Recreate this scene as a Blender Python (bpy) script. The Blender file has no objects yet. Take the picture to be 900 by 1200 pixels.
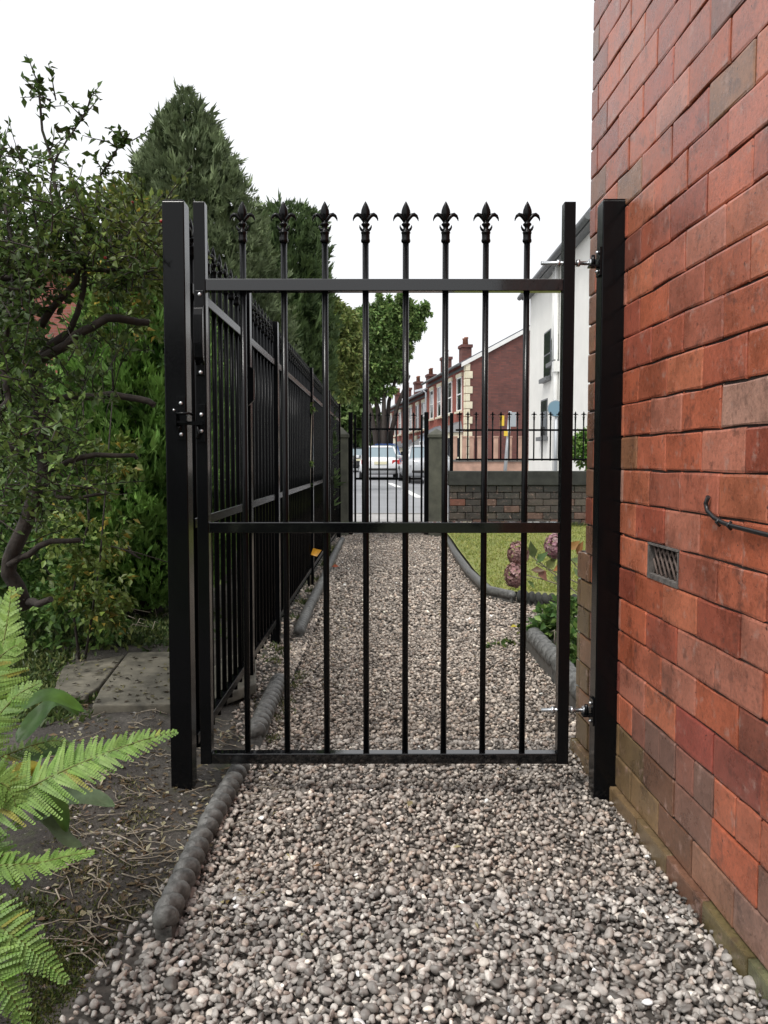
import bpy, bmesh, math, random
import numpy as np
from mathutils import Vector, Matrix

random.seed(7)
rng = np.random.default_rng(11)
C = bpy.context.scene.collection
S = bpy.context.scene
R = math.radians

# ------------------------------------------------------------------ camera, sky, sun, exposure
F = 970.0                      # focal length in photograph pixels (900 x 1200)
CAM_H = 1.09
PITCH = math.atan(60.0 / F)
cam_d = bpy.data.cameras.new('camera')
cam_d.sensor_fit = 'VERTICAL'
cam_d.sensor_height = 24.0
cam_d.lens = 24.0 * F / 1200.0
cam_d.clip_start = 0.05
cam_d.clip_end = 2000
cam = bpy.data.objects.new('camera', cam_d)
cam.location = (0, 0, CAM_H)
cam.rotation_euler = (R(90) - PITCH, 0, 0)
C.objects.link(cam)
S.camera = cam

SUN_EL, SUN_AZ = R(58), R(215)     # azimuth clockwise from +Y: behind the viewer, to the left
world = bpy.data.worlds.new("World")
S.world = world
world.use_nodes = True
wn, wl = world.node_tree.nodes, world.node_tree.links
bg = wn['Background']
sky = wn.new('ShaderNodeTexSky')
sky.sky_type = 'NISHITA'
sky.sun_disc = False
sky.sun_elevation = SUN_EL
sky.sun_rotation = SUN_AZ
sky.air_density = 1.0
sky.dust_density = 6.0
sky.ozone_density = 1.0
hs = wn.new('ShaderNodeHueSaturation')
hs.inputs['Saturation'].default_value = 0.12
wl.new(sky.outputs[0], hs.inputs['Color'])
mixw = wn.new('ShaderNodeMix'); mixw.data_type = 'RGBA'
mixw.inputs[0].default_value = 0.65               # an even overcast sheet over the clear sky
mixw.inputs[7].default_value = (9.2, 9.35, 9.6, 1)
wl.new(hs.outputs[0], mixw.inputs[6])
wl.new(mixw.outputs[2], bg.inputs['Color'])
bg.inputs['Strength'].default_value = 0.11

sd = bpy.data.lights.new('sun', 'SUN')
sd.energy = 1.5
sd.angle = R(12)
sd.color = (1.0, 0.97, 0.92)
sun = bpy.data.objects.new('sun', sd)
dirv = Vector((math.sin(SUN_AZ) * math.cos(SUN_EL), math.cos(SUN_AZ) * math.cos(SUN_EL), math.sin(SUN_EL)))
sun.rotation_euler = dirv.to_track_quat('Z', 'Y').to_euler()
sun.location = (-6, -6, 12)
C.objects.link(sun)
S.view_settings.view_transform = 'Standard'
S.view_settings.look = 'None'
S.view_settings.exposure = 0.5
S.view_settings.gamma = 1.0
S.cycles.max_bounces = 6
S.cycles.transparent_max_bounces = 12
S.cycles.use_adaptive_sampling = True

# ------------------------------------------------------------------ pixel <-> place
_cp, _sp = math.cos(PITCH), math.sin(PITCH)
def P(u, v, d):
    """point at distance d (along +Y) that the photograph shows at pixel u, v"""
    x, y = (u - 450) / F, (600 - v) / F
    dy = _cp + y * _sp
    dz = -_sp + y * _cp
    k = d / dy
    return Vector((x * k, d, CAM_H + dz * k))
def G(u, v, z=0.0):
    x, y = (u - 450) / F, (600 - v) / F
    dy = _cp + y * _sp
    dz = -_sp + y * _cp
    k = (z - CAM_H) / dz
    return Vector((x * k, dy * k, z))

# ------------------------------------------------------------------ tagging
def tag(o, label=None, cat=None, group=None, kind=None):
    if label: o['label'] = label
    if cat: o['category'] = cat
    if group: o['group'] = group
    if kind: o['kind'] = kind
    return o
def thing(name, label, cat, loc=(0, 0, 0), rotz=0, group=None, kind=None):
    o = bpy.data.objects.new(name, None)
    o.empty_display_size = 0.1
    C.objects.link(o)
    o.location = loc
    o.rotation_euler = (0, 0, rotz)
    return tag(o, label, cat, group, kind)
def link(name, me, parent=None, loc=(0, 0, 0), rot=(0, 0, 0), mat=None):
    o = bpy.data.objects.new(name, me)
    C.objects.link(o)
    o.location = loc
    o.rotation_euler = rot
    if parent: o.parent = parent
    return o

# ------------------------------------------------------------------ mesh helpers
def fast_mesh(name, V, Fc, mat, col=None, smooth=False):
    """V (n,3), Fc (m,k) arrays -> mesh, col (n,3) point colours"""
    me = bpy.data.meshes.new(name)
    V = np.ascontiguousarray(V, dtype=np.float32)
    Fc = np.ascontiguousarray(Fc, dtype=np.int32)
    m, k = Fc.shape
    me.vertices.add(len(V)); me.vertices.foreach_set('co', V.ravel())
    me.loops.add(m * k); me.loops.foreach_set('vertex_index', Fc.ravel())
    me.polygons.add(m)
    me.polygons.foreach_set('loop_start', np.arange(0, m * k, k, dtype=np.int32))
    if smooth:
        me.polygons.foreach_set('use_smooth', np.ones(m, dtype=bool))
    me.update(calc_edges=True)
    if col is not None:
        a = me.color_attributes.new('Col', 'FLOAT_COLOR', 'POINT')
        c4 = np.ones((len(V), 4), dtype=np.float32); c4[:, :3] = col
        a.data.foreach_set('color', c4.ravel())
    if mat: me.materials.append(mat)
    return me

class MB:
    """collects shapes, builds ONE mesh object"""
    def __init__(s):
        s.v = []; s.f = []; s.sm = []
    def _add(s, vs, fs, smooth=False):
        b = len(s.v)
        s.v += [tuple(p) for p in vs]
        for f in fs:
            s.f.append([i + b for i in f]); s.sm.append(smooth)
        return s
    def box(s, c, size, rz=0.0):
        hx, hy, hz = size[0] / 2, size[1] / 2, size[2] / 2
        ca, sa = math.cos(rz), math.sin(rz)
        vs = []
        for dz in (-hz, hz):
            for dx, dy in ((-hx, -hy), (hx, -hy), (hx, hy), (-hx, hy)):
                vs.append((c[0] + dx * ca - dy * sa, c[1] + dx * sa + dy * ca, c[2] + dz))
        return s._add(vs, [[3, 2, 1, 0], [4, 5, 6, 7], [0, 1, 5, 4], [1, 2, 6, 5], [2, 3, 7, 6], [3, 0, 4, 7]])
    def hull8(s, vs):
        return s._add(vs, [[3, 2, 1, 0], [4, 5, 6, 7], [0, 1, 5, 4], [1, 2, 6, 5], [2, 3, 7, 6], [3, 0, 4, 7]])
    def tube(s, pts, rad, n=8, cap=True, flat=None):
        pts = [Vector(p) for p in pts]
        if not hasattr(rad, '__len__'): rad = [rad] * len(pts)
        vs, fs = [], []
        up = None
        for i, p in enumerate(pts):
            t = (pts[min(i + 1, len(pts) - 1)] - pts[max(i - 1, 0)]).normalized()
            if up is None:
                up = Vector((0, 0, 1)) if abs(t.z) < 0.9 else Vector((0, 1, 0))
            a = t.cross(up)
            if a.length < 1e-5: a = t.cross(Vector((1, 0, 0)))
            a.normalize(); b = a.cross(t).normalized(); up = b
            for k in range(n):
                w = 2 * math.pi * k / n
                vs.append(p + (a * math.cos(w) + b * math.sin(w)) * rad[i])
        for i in range(len(pts) - 1):
            for k in range(n):
                k2 = (k + 1) % n
                fs.append([i * n + k, i * n + k2, (i + 1) * n + k2, (i + 1) * n + k])
        s._add(vs, fs, True)
        if cap:
            b = len(s.v) - len(vs)
            s.f.append([b + k for k in range(n)][::-1]); s.sm.append(False)
            e = b + (len(pts) - 1) * n
            s.f.append([e + k for k in range(n)]); s.sm.append(False)
        return s
    def lathe(s, prof, n=10, c=(0, 0, 0), sx=1.0, sy=1.0):
        vs, fs = [], []
        for r, z in prof:
            for k in range(n):
                w = 2 * math.pi * k / n
                vs.append((c[0] + r * sx * math.cos(w), c[1] + r * sy * math.sin(w), c[2] + z))
        for i in range(len(prof) - 1):
            for k in range(n):
                k2 = (k + 1) % n
                fs.append([i * n + k, i * n + k2, (i + 1) * n + k2, (i + 1) * n + k])
        fs.append(list(range(n))[::-1]); e = (len(prof) - 1) * n
        fs.append([e + k for k in range(n)])
        return s._add(vs, fs, True)
    def quad(s, a, b, c, d):
        return s._add([a, b, c, d], [[0, 1, 2, 3]])
    def poly_prism(s, pts, off):
        """closed outline pts (3D) extruded by vector off"""
        n = len(pts); off = Vector(off)
        vs = [Vector(p) for p in pts] + [Vector(p) + off for p in pts]
        fs = [list(range(n))[::-1], [n + i for i in range(n)]]
        for i in range(n):
            j = (i + 1) % n
            fs.append([i, j, n + j, n + i])
        return s._add(vs, fs)
    def mesh(s, name, mat, bevel=0.0, seg=1, fix=False):
        me = bpy.data.meshes.new(name)
        me.from_pydata([tuple(p) for p in s.v], [], s.f)
        me.polygons.foreach_set('use_smooth', np.array(s.sm, dtype=bool))
        if bevel > 0 or fix:
            bm = bmesh.new(); bm.from_mesh(me)
            bmesh.ops.recalc_face_normals(bm, faces=bm.faces)
            if bevel > 0:
                bmesh.ops.bevel(bm, geom=list(bm.edges), offset=bevel, segments=seg, affect='EDGES', profile=0.5, clamp_overlap=True)
            bm.to_mesh(me); bm.free()
        me.update()
        if mat: me.materials.append(mat)
        return me
    def build(s, name, mat, parent=None, bevel=0.0, seg=1, loc=(0, 0, 0), rot=(0, 0, 0), fix=False):
        return link(name, s.mesh(name, mat, bevel, seg, fix), parent, loc, rot)

# ------------------------------------------------------------------ materials
def mat_base(name):
    m = bpy.data.materials.new(name); m.use_nodes = True
    n, l = m.node_tree.nodes, m.node_tree.links
    return m, n, l, n['Principled BSDF']
def noise(n, l, scale, detail=4, rough=0.6, vec=None):
    t = n.new('ShaderNodeTexNoise')
    t.inputs['Scale'].default_value = scale; t.inputs['Detail'].default_value = detail
    t.inputs['Roughness'].default_value = rough
    if vec is None:
        g = n.new('ShaderNodeNewGeometry'); vec = g.outputs['Position']
    l.new(vec, t.inputs['Vector'])
    return t
def ramp(n, l, src, stops):
    r = n.new('ShaderNodeValToRGB')
    e = r.color_ramp.elements
    while len(e) < len(stops): e.new(0.5)
    for i, (p, c) in enumerate(stops):
        e[i].position = p
        e[i].color = (c[0], c[1], c[2], 1) if hasattr(c, '__len__') else (c, c, c, 1)
    l.new(src, r.inputs[0]); return r
def mixc(n, l, fac, a, b, mode='MIX'):
    x = n.new('ShaderNodeMix'); x.data_type = 'RGBA'; x.blend_type = mode
    for sck, val in ((x.inputs[0], fac), (x.inputs[6], a), (x.inputs[7], b)):
        if hasattr(val, 'links') or hasattr(val, 'is_output'): l.new(val, sck)
        elif hasattr(val, '__len__'): sck.default_value = (val[0], val[1], val[2], 1)
        else: sck.default_value = val if sck == x.inputs[0] else (val, val, val, 1)
    return x.outputs[2]
def bump(n, l, bs, src, strength, dist):
    b = n.new('ShaderNodeBump'); b.inputs['Strength'].default_value = strength
    b.inputs['Distance'].default_value = dist
    l.new(src, b.inputs['Height']); l.new(b.outputs[0], bs.inputs['Normal']); return b

def simple(name, col, rough=0.5, metal=0.0, var=0.0, vscale=20, bmp=0.0, bscale=60, spec=0.5, coat=0.0):
    m, n, l, bs = mat_base(name)
    bs.inputs['Base Color'].default_value = (*col, 1)
    bs.inputs['Roughness'].default_value = rough
    bs.inputs['Metallic'].default_value = metal
    bs.inputs['Specular IOR Level'].default_value = spec
    bs.inputs['Coat Weight'].default_value = coat
    if var > 0:
        t = noise(n, l, vscale)
        lo = [c * (1 - var) for c in col]; hi = [min(1, c * (1 + var)) for c in col]
        r = ramp(n, l, t.outputs[0], [(0.3, lo), (0.7, hi)])
        l.new(r.outputs[0], bs.inputs['Base Color'])
        rr = ramp(n, l, t.outputs[0], [(0.3, max(0, rough - .08)), (0.7, min(1, rough + .08))])
        l.new(rr.outputs[0], bs.inputs['Roughness'])
    if bmp > 0:
        bump(n, l, bs, noise(n, l, bscale).outputs[0], bmp, 0.004)
    return m

def col_mat(name, rough=0.5, spec=0.5, translucent=0.0, vscale=30, var=0.3, bmp=0.0, bscale=120, bdist=0.002):
    """colour from the mesh's own per-piece tint"""
    m, n, l, bs = mat_base(name)
    a = n.new('ShaderNodeVertexColor'); a.layer_name = 'Col'
    t = noise(n, l, vscale)
    r = ramp(n, l, t.outputs[0], [(0.3, 1 - var), (0.7, 1 + var)])
    c = mixc(n, l, 1.0, a.outputs[0], r.outputs[0], 'MULTIPLY')
    l.new(c, bs.inputs['Base Color'])
    bs.inputs['Roughness'].default_value = rough
    bs.inputs['Specular IOR Level'].default_value = spec
    if bmp > 0: bump(n, l, bs, noise(n, l, bscale).outputs[0], bmp, bdist)
    if translucent > 0:
        tr = n.new('ShaderNodeBsdfTranslucent'); l.new(c, tr.inputs['Color'])
        mx = n.new('ShaderNodeMixShader'); mx.inputs[0].default_value = translucent
        l.new(bs.outputs[0], mx.inputs[1]); l.new(tr.outputs[0], mx.inputs[2])
        l.new(mx.outputs[0], n['Material Output'].inputs['Surface'])
    return m

def brick_nodes(m, n, l, bs, colsock):
    big = noise(n, l, 7.0, 5, 0.65)
    fine = noise(n, l, 95.0, 8, 0.75)
    pits = n.new('ShaderNodeTexVoronoi'); pits.inputs['Scale'].default_value = 95.0
    g = n.new('ShaderNodeNewGeometry'); l.new(g.outputs['Position'], pits.inputs['Vector'])
    c1 = mixc(n, l, 1.0, colsock, ramp(n, l, big.outputs[0], [(0.28, 0.55), (0.5, 1.0), (0.75, 1.3)]).outputs[0], 'MULTIPLY')
    c2 = mixc(n, l, 1.0, c1, ramp(n, l, fine.outputs[0], [(0.3, 0.5), (0.46, 0.95), (0.7, 1.25)]).outputs[0], 'MULTIPLY')
    # sooty patches and pale bloom, each with an outline of its own
    soot = noise(n, l, 15.0, 10, 0.72)
    c3 = mixc(n, l, ramp(n, l, soot.outputs[0], [(0.55, 0.0), (0.66, 0.6)]).outputs[0], c2, (0.07, 0.04, 0.034))
    bloom = noise(n, l, 21.0, 10, 0.7)
    c4 = mixc(n, l, ramp(n, l, bloom.outputs[0], [(0.57, 0.0), (0.66, 0.5)]).outputs[0], c3, (0.46, 0.30, 0.25))
    # small dark pits and scratches
    sp = n.new('ShaderNodeTexVoronoi'); sp.inputs['Scale'].default_value = 42.0
    wv = noise(n, l, 26.0, 3, 0.6)
    mv = n.new('ShaderNodeVectorMath'); mv.operation = 'MULTIPLY_ADD'
    l.new(wv.outputs['Color'], mv.inputs[0]); mv.inputs[1].default_value = (0.05, 0.05, 0.05); l.new(g.outputs['Position'], mv.inputs[2])
    l.new(mv.outputs[0], sp.inputs['Vector'])
    dotf = ramp(n, l, sp.outputs['Distance'], [(0.07, 1.0), (0.17, 0.0)])
    msk = ramp(n, l, noise(n, l, 14.0, 3, 0.6).outputs[0], [(0.48, 0.0), (0.60, 1.0)])
    pf = n.new('ShaderNodeMath'); pf.operation = 'MULTIPLY'
    l.new(dotf.outputs[0], pf.inputs[0]); l.new(msk.outputs[0], pf.inputs[1])
    c4 = mixc(n, l, pf.outputs[0], c4, (0.022, 0.014, 0.012))
    l.new(c4, bs.inputs['Base Color'])
    l.new(ramp(n, l, big.outputs[0], [(0.3, 0.22), (0.7, 0.38)]).outputs[0], bs.inputs['Roughness'])
    bs.inputs['Specular IOR Level'].default_value = 0.6
    b1 = n.new('ShaderNodeBump'); b1.inputs['Strength'].default_value = 0.55; b1.inputs['Distance'].default_value = 0.0016
    l.new(fine.outputs[0], b1.inputs['Height'])
    b2 = n.new('ShaderNodeBump'); b2.inputs['Strength'].default_value = 0.3; b2.inputs['Distance'].default_value = 0.001
    l.new(ramp(n, l, pits.outputs['Distance'], [(0.0, 0.0), (0.22, 1.0)]).outputs[0], b2.inputs['Height'])
    l.new(b1.outputs[0], b2.inputs['Normal']); l.new(b2.outputs[0], bs.inputs['Normal'])

def brick_mat(name, use_object_colour):
    m, n, l, bs = mat_base(name)
    if use_object_colour:
        oi = n.new('ShaderNodeObjectInfo'); cs = oi.outputs['Color']
    else:
        a = n.new('ShaderNodeVertexColor'); a.layer_name = 'Col'; cs = a.outputs[0]
    brick_nodes(m, n, l, bs, cs); return m

M = {}
def black_metal(name, rough, spec):
    m, n, l, bs = mat_base(name)
    bs.inputs['Base Color'].default_value = (0.0035, 0.0038, 0.0044, 1)
    t = noise(n, l, 240, 3)
    l.new(ramp(n, l, t.outputs[0], [(0.3, rough - .05), (0.7, rough + .07)]).outputs[0], bs.inputs['Roughness'])
    bs.inputs['Specular IOR Level'].default_value = spec
    return m
M['black'] = black_metal('black_painted_steel', 0.15, 0.2)
M['black_rail'] = black_metal('black_wet_rail', 0.06, 0.7)
M['black_old'] = black_metal('black_fence_steel', 0.14, 0.05)
M['zinc'] = simple('zinc_plate', (0.62, 0.64, 0.66), 0.3, 0.9, 0.1, 80)
M['brick'] = brick_mat('house_brick', True)
M['brick_mass'] = brick_mat('house_brick_mass', False)
M['mortar'] = simple('dark_mortar', (0.045, 0.037, 0.033), 0.95, 0, 0.5, 9, 0.4, 120)
M['pale_mortar'] = simple('pale_mortar', (0.34, 0.32, 0.29), 0.9, 0, 0.35, 30, 0.5, 160)
M['pebble'] = col_mat('pebble', 0.5, 0.45, 0, 55, 0.3, 0.25, 160)
M['leaf'] = col_mat('leaf', 0.42, 0.32, 0.3, 25, 0.25)
M['conifer'] = col_mat('conifer_leaf', 0.6, 0.3, 0.12, 6, 0.35)
M['fern'] = col_mat('fern_leaf', 0.5, 0.4, 0.35, 30, 0.2)
M['grass'] = col_mat('grass_blade', 0.55, 0.35, 0.25, 12, 0.3)
M['bark'] = simple('dark_bark', (0.035, 0.027, 0.022), 0.85, 0, 0.5, 40, 0.9, 90)
M['bark_grey'] = simple('grey_bark', (0.10, 0.085, 0.07), 0.85, 0, 0.4, 12, 0.8, 30)
M['twig'] = simple('dry_twig', (0.25, 0.215, 0.165), 0.8, 0, 0.4, 50)
M['concrete'] = simple('weathered_concrete', (0.16, 0.155, 0.145), 0.8, 0, 0.45, 18, 0.5, 90)
M['rope'] = simple('grey_edging', (0.095, 0.094, 0.088), 0.45, 0, 0.6, 45, 0.5, 140)
M['slab'] = simple('flagstone', (0.115, 0.105, 0.08), 0.7, 0, 0.6, 11, 0.5, 60)
M['post_stone'] = simple('green_stained_stone', (0.085, 0.085, 0.065), 0.8, 0, 0.4, 7, 0.5, 40)
M['soot_stone'] = simple('sooty_coping', (0.032, 0.033, 0.029), 0.85, 0, 0.5, 9, 0.6, 40)

# ------------------------------------------------------------------ GROUND
def smoothnoise(x, y, seed=0):
    r = np.random.default_rng(seed)
    out = np.zeros_like(x)
    for a, fq in ((1.0, 1.3), (0.6, 3.1), (0.35, 7.3), (0.2, 15.0)):
        ph = r.uniform(0, 6.28, 4); th = r.uniform(0, 6.28, 2)
        out += a * np.sin(fq * (x * math.cos(th[0]) + y * math.sin(th[0])) + ph[0]) * np.sin(fq * (x * math.cos(th[1]) - y * math.sin(th[1])) + ph[1])
    return out
def gz(d):
    return 0.16 + max(0.0, min(d, 60) - 12.5) * 0.011

def grid_sheet(name, xs, ys, zf, mat, kind='structure'):
    X, Y = np.meshgrid(xs, ys)
    Z = zf(X, Y)
    V = np.stack([X.ravel(), Y.ravel(), Z.ravel()], 1)
    nx, ny = len(xs), len(ys)
    i = np.arange(ny - 1)[:, None] * nx + np.arange(nx - 1)[None, :]
    Fc = np.stack([i, i + 1, i + nx + 1, i + nx], -1).reshape(-1, 4)
    o = link(name, fast_mesh(name, V, Fc, mat, smooth=True))
    o['kind'] = kind
    return o

m, n, l, bs = mat_base('soil')
t1 = noise(n, l, 5, 8, 0.7); t2 = noise(n, l, 70, 6, 0.7)
c = ramp(n, l, t1.outputs[0], [(0.3, (0.026, 0.022, 0.019)), (0.5, (0.058, 0.051, 0.043)), (0.7, (0.105, 0.094, 0.08))]).outputs[0]
mo = noise(n, l, 3.4, 9, 0.8)
c = mixc(n, l, ramp(n, l, mo.outputs[0], [(0.54, 0.0), (0.64, 0.75)]).outputs[0], c, (0.052, 0.065, 0.022))
c = mixc(n, l, 1.0, c, ramp(n, l, t2.outputs[0], [(0.3, 0.6), (0.7, 1.35)]).outputs[0], 'MULTIPLY')
l.new(c, bs.inputs['Base Color']); bs.inputs['Roughness'].default_value = 0.9
bump(n, l, bs, t2.outputs[0], 1.0, 0.012)
M['soil'] = m

m, n, l, bs = mat_base('lawn_turf')
t1 = noise(n, l, 2.2, 6, 0.7); t2 = noise(n, l, 55, 4, 0.7)
c = ramp(n, l, t1.outputs[0], [(0.3, (0.14, 0.18, 0.04)), (0.55, (0.22, 0.235, 0.06)), (0.75, (0.29, 0.27, 0.10))]).outputs[0]
c = mixc(n, l, 1.0, c, ramp(n, l, t2.outputs[0], [(0.3, 0.7), (0.7, 1.25)]).outputs[0], 'MULTIPLY')
l.new(c, bs.inputs['Base Color']); bs.inputs['Roughness'].default_value = 0.9
bump(n, l, bs, t2.outputs[0], 0.8, 0.02)
M['turf'] = m

m, n, l, bs = mat_base('asphalt')
t1 = noise(n, l, 0.7, 5, 0.6); t2 = noise(n, l, 90, 3, 0.7)
c = ramp(n, l, t1.outputs[0], [(0.3, (0.20, 0.205, 0.215)), (0.7, (0.29, 0.295, 0.31))]).outputs[0]
c = mixc(n, l, 1.0, c, ramp(n, l, t2.outputs[0], [(0.3, 0.8), (0.7, 1.2)]).outputs[0], 'MULTIPLY')
l.new(c, bs.inputs['Base Color']); bs.inputs['Roughness'].default_value = 0.45
M['asphalt'] = m
M['paving'] = simple('pavement_flags', (0.34, 0.33, 0.32), 0.6, 0, 0.2, 3)
M['line'] = simple('road_paint', (0.78, 0.78, 0.76), 0.6, 0, 0.15, 5)
M['path_bed'] = simple('path_bed', (0.06, 0.052, 0.045), 0.95, 0, 0.5, 40, 0.8, 90)
M['far_turf'] = simple('far_ground', (0.07, 0.09, 0.035), 0.95, 0, 0.4, 0.6)

ys = [-30, 0, 12.3, 14, 20, 30, 40, 60, 120, 400, 1200]
xs = [-900, -200, -60, -20, -5, 5, 20, 60, 200, 900]
grid_sheet('ground', xs, ys, lambda X, Y: np.vectorize(lambda d: gz(d) - 0.2 if d > 12.2 else -0.2)(Y), M['far_turf'])
# the soil bed left of the path, banked up a little round the gate post
def edge_left(d):           # x of the path's left edge
    return -0.535 - 0.004 * d
def soil_z(X, Y):
    t = np.clip((-0.56 - X) / 0.35, 0, 1)
    z = 0.015 + 0.06 * t + 0.02 * np.clip((-X - 1.2), 0, 3) + 0.012 * smoothnoise(X, Y, 3) * t
    far = np.clip((Y - 5) / 3, 0, 1)
    z = z * (1 - 0.6 * far) + 0.006 * smoothnoise(X * 3, Y * 3, 5)
    near = np.clip((2.3 - Y) / 0.7, 0, 1)          # falls to the gravel in front
    return z - near * 0.045 * np.clip((X + 1.3) / 0.7, 0, 1)
grid_sheet('soil', np.linspace(-7, -0.45, 170), np.linspace(0.2, 12.1, 220), soil_z, M['soil'])
def soil_h(x, y):
    return float(soil_z(np.array([x]), np.array([y]))[0])
grid_sheet('path', np.linspace(-0.75, 1.7, 30), np.linspace(-0.5, 12.4, 80),
           lambda X, Y: -0.012 + 0.006 * smoothnoise(X * 2, Y * 2, 8), M['path_bed'])
def lawn_z(X, Y):
    return 0.05 + 0.02 * np.clip(Y - 7, 0, 5) + 0.008 * smoothnoise(X * 2, Y * 2, 9)
# lawn: bounded by the curved edging
lawn_pts = [G(524, 634), G(533, 652), G(549, 676), G(572, 699), G(603, 706), G(640, 710), G(676, 714)]
def lawn_left(y):
    ps = [(p.y, p.x) for p in lawn_pts]
    ps.sort()
    return np.interp(y, [a for a, b in ps], [b for a, b in ps])
Yl = np.concatenate([np.linspace(6.15, 7.6, 30), np.linspace(7.7, 12.2, 40)])
vs, fs = [], []
NX = 46
for j, y in enumerate(Yl):
    # left boundary: walk along the edging; front boundary is the curve itself
    x0 = max(float(np.interp(y, [6.2, 6.45, 6.65, 7.8, 9.5, 11.6], [1.45, 1.15, 0.90, 0.85, 0.84, 0.84])), 0.8)
    for i in range(NX):
        x = x0 + (6.5 - x0) * (i / (NX - 1)) ** 1.6
        vs.append((x, y, 0))
vs = np.array(vs)
vs[:, 2] = lawn_z(vs[:, 0], vs[:, 1])
ii = np.arange(len(Yl) - 1)[:, None] * NX + np.arange(NX - 1)[None, :]
o = link('lawn', fast_mesh('lawn', vs, np.stack([ii, ii + 1, ii + NX + 1, ii + NX], -1).reshape(-1, 4), M['turf'], smooth=True))
o['kind'] = 'structure'
# planting bed between the house corner, the right-hand edging and the lawn
grid_sheet('soil', np.linspace(0.93, 4.0, 40), np.linspace(3.05, 5.22, 40),
           lambda X, Y: 0.02 + 0.012 * smoothnoise(X * 2, Y * 2, 4), M['soil'])

# road, pavement and kerb beyond the garden
V = []; ysr = [14.6, 20, 27, 34, 45, 60, 140]
MBr = MB()
for a, b in zip(ysr[:-1], ysr[1:]):
    MBr.quad((-70, a, gz(a) - .1), (70, a, gz(a) - .1), (70, b, gz(b) - .1), (-70, b, gz(b) - .1))
MBr.build('road', M['asphalt'])['kind'] = 'structure'
mb = MB(); mb.box((0, 13.4, gz(13.4) - .115), (140, 2.2, 0.2)); mb.build('pavement', M['paving'])['kind'] = 'structure'
mb = MB(); mb.box((0, 14.56, gz(14.5) - .085), (140, 0.12, 0.145)); mb.build('kerb', M['concrete'], bevel=0.015)['kind'] = 'structure'
rm = MB()
a, b = G(455, 565, 0.2), G(492, 582, 0.2)
def roadz(y): return gz(y) - .096
pa = P(455, 564, 30); 
for (u0, v0, u1, v1, w) in ((456, 566, 468, 571, .10), (474, 574, 492, 583, .10)):
    q = []
    for (u, v) in ((u0, v0), (u1, v1)):
        best = min((abs(P(u, v, d).z - roadz(d)), d) for d in np.arange(15, 40, .1))[1]
        p = P(u, v, best); q.append(Vector((p.x, p.y, roadz(p.y))))
    t = (q[1] - q[0]); t.z = 0; t.normalize(); nrm = Vector((-t.y, t.x, 0)) * w
    rm.quad(q[0] - nrm, q[0] + nrm, q[1] + nrm, q[1] - nrm)
rm.build('road_marking', M['line'], fix=True)['kind'] = 'structure'

# ------------------------------------------------------------------ GRAVEL (pebbles nobody could count)
def ico(sub):
    bm = bmesh.new(); bmesh.ops.create_icosphere(bm, subdivisions=sub, radius=1)
    V = np.array([v.co[:] for v in bm.verts]); Fc = np.array([[v.index for v in f.verts] for f in bm.faces])
    bm.free(); return V, Fc
def octa():
    bm = bmesh.new(); bmesh.ops.create_icosphere(bm, subdivisions=1, radius=1)
    bmesh.ops.poke(bm, faces=[f for i, f in enumerate(bm.faces) if i % 3 == 0])
    for v in bm.verts: v.co.normalize()
    V = np.array([v.co[:] for v in bm.verts]); Fc = np.array([[v.index for v in f.verts] for f in bm.faces])
    bm.free(); return V, Fc
ICO = {1: ico(1), 2: ico(2), 3: octa()}
def unit_(v): return v / np.linalg.norm(v)
def pebbles(name, pts, size, sub, colf, mat, seed):
    r = np.random.default_rng(seed)
    N = len(pts)
    V0, F0 = ICO[sub]
    nv = len(V0)
    dirs = r.normal(size=(12, nv, 3)) * 0.05 + V0[None]
    # a few base shapes: lumps pushed by low frequency waves
    base = []
    for k in range(14):
        a = r.normal(size=(3, 3)); w = sum(np.sin(V0 @ a[i] * 1.5 + r.uniform(0, 6)) for i in range(3))
        q = V0 * (1 + 0.11 * w[:, None])
        for _ in range(5):                        # a few flats knocked off the lump
            pn = unit_(r.normal(size=3)); h = q @ pn; q = q - np.maximum(0, h - r.uniform(.5, .8))[:, None] * pn[None]
        base.append(q)
    base = np.array(base)[r.integers(0, 14, N)]
    sc = np.stack([r.uniform(0.8, 1.25, N), r.uniform(0.62, 1.0, N), r.uniform(0.42, 0.75, N)], 1) * size[:, None]
    v = base * sc[:, None, :]
    az = r.uniform(0, 6.283, N); tl = r.normal(0, 0.38, (N, 2))
    def rot(v, ang, ax):
        i, j = [(1, 2), (0, 2), (0, 1)][ax]
        c, s = np.cos(ang)[:, None], np.sin(ang)[:, None]
        o = v.copy(); o[..., i] = v[..., i] * c - v[..., j] * s; o[..., j] = v[..., i] * s + v[..., j] * c
        return o
    v = rot(v, tl[:, 0], 0); v = rot(v, tl[:, 1], 1); v = rot(v, az, 2)
    v += pts[:, None, :]
    Fc = F0[None] + (np.arange(N) * nv)[:, None, None]
    col = np.repeat(colf(r, N), nv, 0)
    o = link(name, fast_mesh(name, v.reshape(-1, 3), Fc.reshape(-1, 3), mat, col, True))
    o['kind'] = 'stuff'
    return o
def pebble_cols(r, N):
    pal = np.array([(.235, .212, .19), (.32, .292, .265), (.165, .15, .137), (.41, .375, .34), (.32, .262, .222),
                    (.10, .09, .08), (.54, .49, .43), (.275, .232, .205), (.74, .70, .63)])
    p = np.array([.22, .20, .16, .15, .10, .10, .04, .06, .008])
    c = pal[r.choice(len(pal), N, p=p / p.sum())]
    return np.clip(c * np.array([[1.17, 1.19, 1.20]]) * r.uniform(.8, 1.25, (N, 1)), 0, .85)
def pebble_warm(r, N):
    return np.clip(pebble_cols(r, N) * np.array([[1.07, .985, .91]]) * r.uniform(.9, 1.05, (N, 1)), 0, .85)
def pebble_mid(r, N):
    return np.clip(pebble_cols(r, N) * np.array([[1.035, .992, .955]]), 0, .85)
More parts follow.
